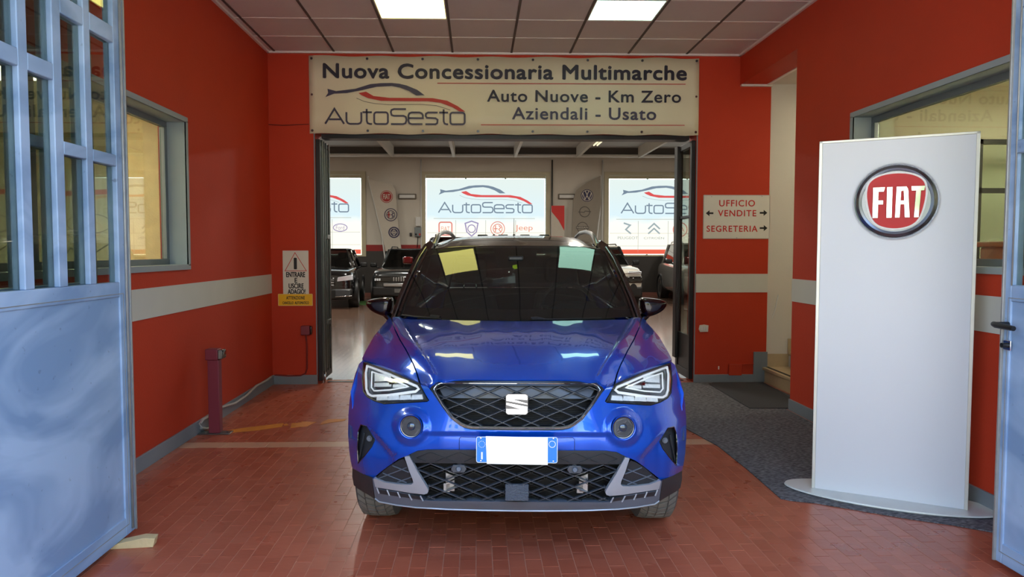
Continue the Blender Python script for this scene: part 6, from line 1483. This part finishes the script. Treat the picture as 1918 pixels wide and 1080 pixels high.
    if style == 'jeep':
        MB().box((-w * .82, -.03, hz_ - .33), (w * .82, .06, hz_ - .19)).build('grille_band', GLOSSBLACK, t, .02)
        for s_ in (-1, 1):
            for q in range(3): MB().box((s_ * (w * .66 + q * .055) - .02, -.04, hz_ - .30), (s_ * (w * .66 + q * .055) + .022, -.02, hz_ - .24)).build('headlight', HLm, t, .006)
        for q in range(7): MB().box((-.21 + q * .064, -.042, hz_ - .31), (-.21 + q * .064 + .036, -.025, hz_ - .21)).build('grille_slot', ALU, t, .006)
        MB().box((-w * .55, -.035, .50), (w * .55, 0, .585)).build('silver_bumper_bar', ALU, t, .015)
        MB().box((-w * .40, -.03, .60), (w * .40, 0, .66)).build('air_slot', BLACK, t, .01)
        MB().box((-.18, -.03, .34), (.18, 0, .44)).build('number_plate', mat('blank_dim_plate', (90, 90, 88), .5), t, .005)
        text('bonnet_lettering', 'Jeep', -.05, hz_ - .115, .1, .045, frame_M((0, .0, 0), (1, 0, 0), (0, .35, 1)), ALU, t, .004)
    elif style == 'white':
        for s_ in (-1, 1):
            MB().box((s_ * w * .46, -.02, hz_ - .19), (s_ * w * .86, .12, hz_ - .12)).build('running_light', HLm, t, .015); MB().box((s_ * w * .44, -.03, hz_ - .40), (s_ * w * .84, .10, hz_ - .28)).build('headlight', HLm, t, .03)
            MB().box((s_ * w * .40, -.035, hz_ - .43), (s_ * w * .90, .08, hz_ - .25)).build('headlight_surround', GLOSSBLACK, t, .05, seg=3)
            MB().lathe([(0, -.0), (.13, 0), (.135, -.02)], 20, Matrix.Translation((s_ * w * .62, -.02, .42)) @ Matrix.Rotation(PI / 2, 4, 'X') @ Matrix.Diagonal((.8, 1.2, 1, 1))).build('side_intake', BLACK, t)
        MB().box((-w * .5, -.03, hz_ - .38), (w * .5, .05, hz_ - .26)).build('grille', GLOSSBLACK, t, .02)
        a = MB(); 
        for d in (0, .045): a.tube([(-.10, -.035, hz_ - .21 + d), (0, -.035, hz_ - .15 + d), (.10, -.035, hz_ - .21 + d)], .010, 6)
        a.tube([(-w * .84, -.02, hz_ - .15), (-.1, -.035, hz_ - .2)], .01, 6); a.tube([(w * .84, -.02, hz_ - .15), (.1, -.035, hz_ - .2)], .01, 6); a.build('chevron_badge', CHROME, t)
        MB().box((-w * .45, -.03, .3), (w * .45, .02, .52)).build('lower_grille', BLACK, t, .03)
    else:
        for s_ in (-1, 1): MB().prism([(s_ * w * .5, -.02, hz_ - .30), (s_ * w * .92, -.0, hz_ - .26), (s_ * w * .92, -.0, hz_ - .13), (s_ * w * .52, -.02, hz_ - .20)], (0, .12, 0)).build('headlight', HLm, t, .01)
        MB().box((-w * .45, -.03, hz_ - .42), (w * .45, .05, hz_ - .2)).build('grille', GLOSSBLACK, t, .03)
        for q in range(3): MB().box((-w * .42, -.04, hz_ - .39 + q * .06), (w * .42, -.03, hz_ - .375 + q * .06)).build('grille_slat', ALU, t, .003)
        for s_ in (-1, 1): MB().box((s_ * w * .45, -.03, .32), (s_ * w * .85, .02, .48)).build('side_intake', MESHM, t, .02); MB().tube([(s_ * w * .45, -.035, .31), (s_ * w * .88, -.03, .33)], .01, 6).build('chrome_strip', CHROME, t)
    return t
DKG = mat('anthracite_car_paint', (46, 50, 52), .25, metal=.4, coat=1); BLKP = mat('black_car_paint', (12, 13, 15), .15, coat=1); WHP = mat('white_car_paint', (218, 216, 206), .2, coat=1); GRP = mat('grey_car_paint', (168, 168, 164), .25, metal=.4, coat=1)
c1 = PY(752, 560, 18.7)
jp = other_car(c1.x, 18.7, -.02, DKG, 'anthracite SUV parked facing out at the back, left of the blue car', style='jeep', group=None, W=1.69, L=3.95, H=1.5, hoodz=.95)
jp.location.z = .0036
c1 = PY(1148, 560, 18.5)
other_car(c1.x, 18.5, .03, WHP, 'white SUV with dark windscreen parked at the back, right of the blue car', style='white', roofm=WHP, W=1.72, L=4.0, H=1.58, group=None, hoodz=1.02)
c1 = PY(596, 560, 17.6)
other_car(c1.x, 17.6, .10, BLKP, 'black car at far left of the showroom, half hidden by the door leaf', style='sedan', group=None, W=1.82, H=1.5)
other_car(6.3, 18.3, -.06, GRP, 'grey SUV at right of the showroom showing its side and two wheels', style='grey', group=None, W=1.85, L=4.4, H=1.66, hoodz=1.05)
other_car(-.22, 11.4, 0, REDPAINT, 'dark red SUV right behind the blue car with one mirror showing', style='red', roofm=GLOSSBLACK, group=None, W=1.82, L=4.35, H=1.69, hoodz=1.17)
# round turf mat under the anthracite car
c1 = PY(736, 559, 20.6); TURF = mat('green_turf', (58, 96, 40), .95, var=.3, bump=.8, bscale=60)
tag(MB().lathe([(0, .0), (1.02, .0), (1.02, .003), (0, .003)], 40).build('turf_mat', TURF, loc=(c1.x - .05, 19.9, .0005)), 'round green artificial turf mat under the anthracite car', 'mat')
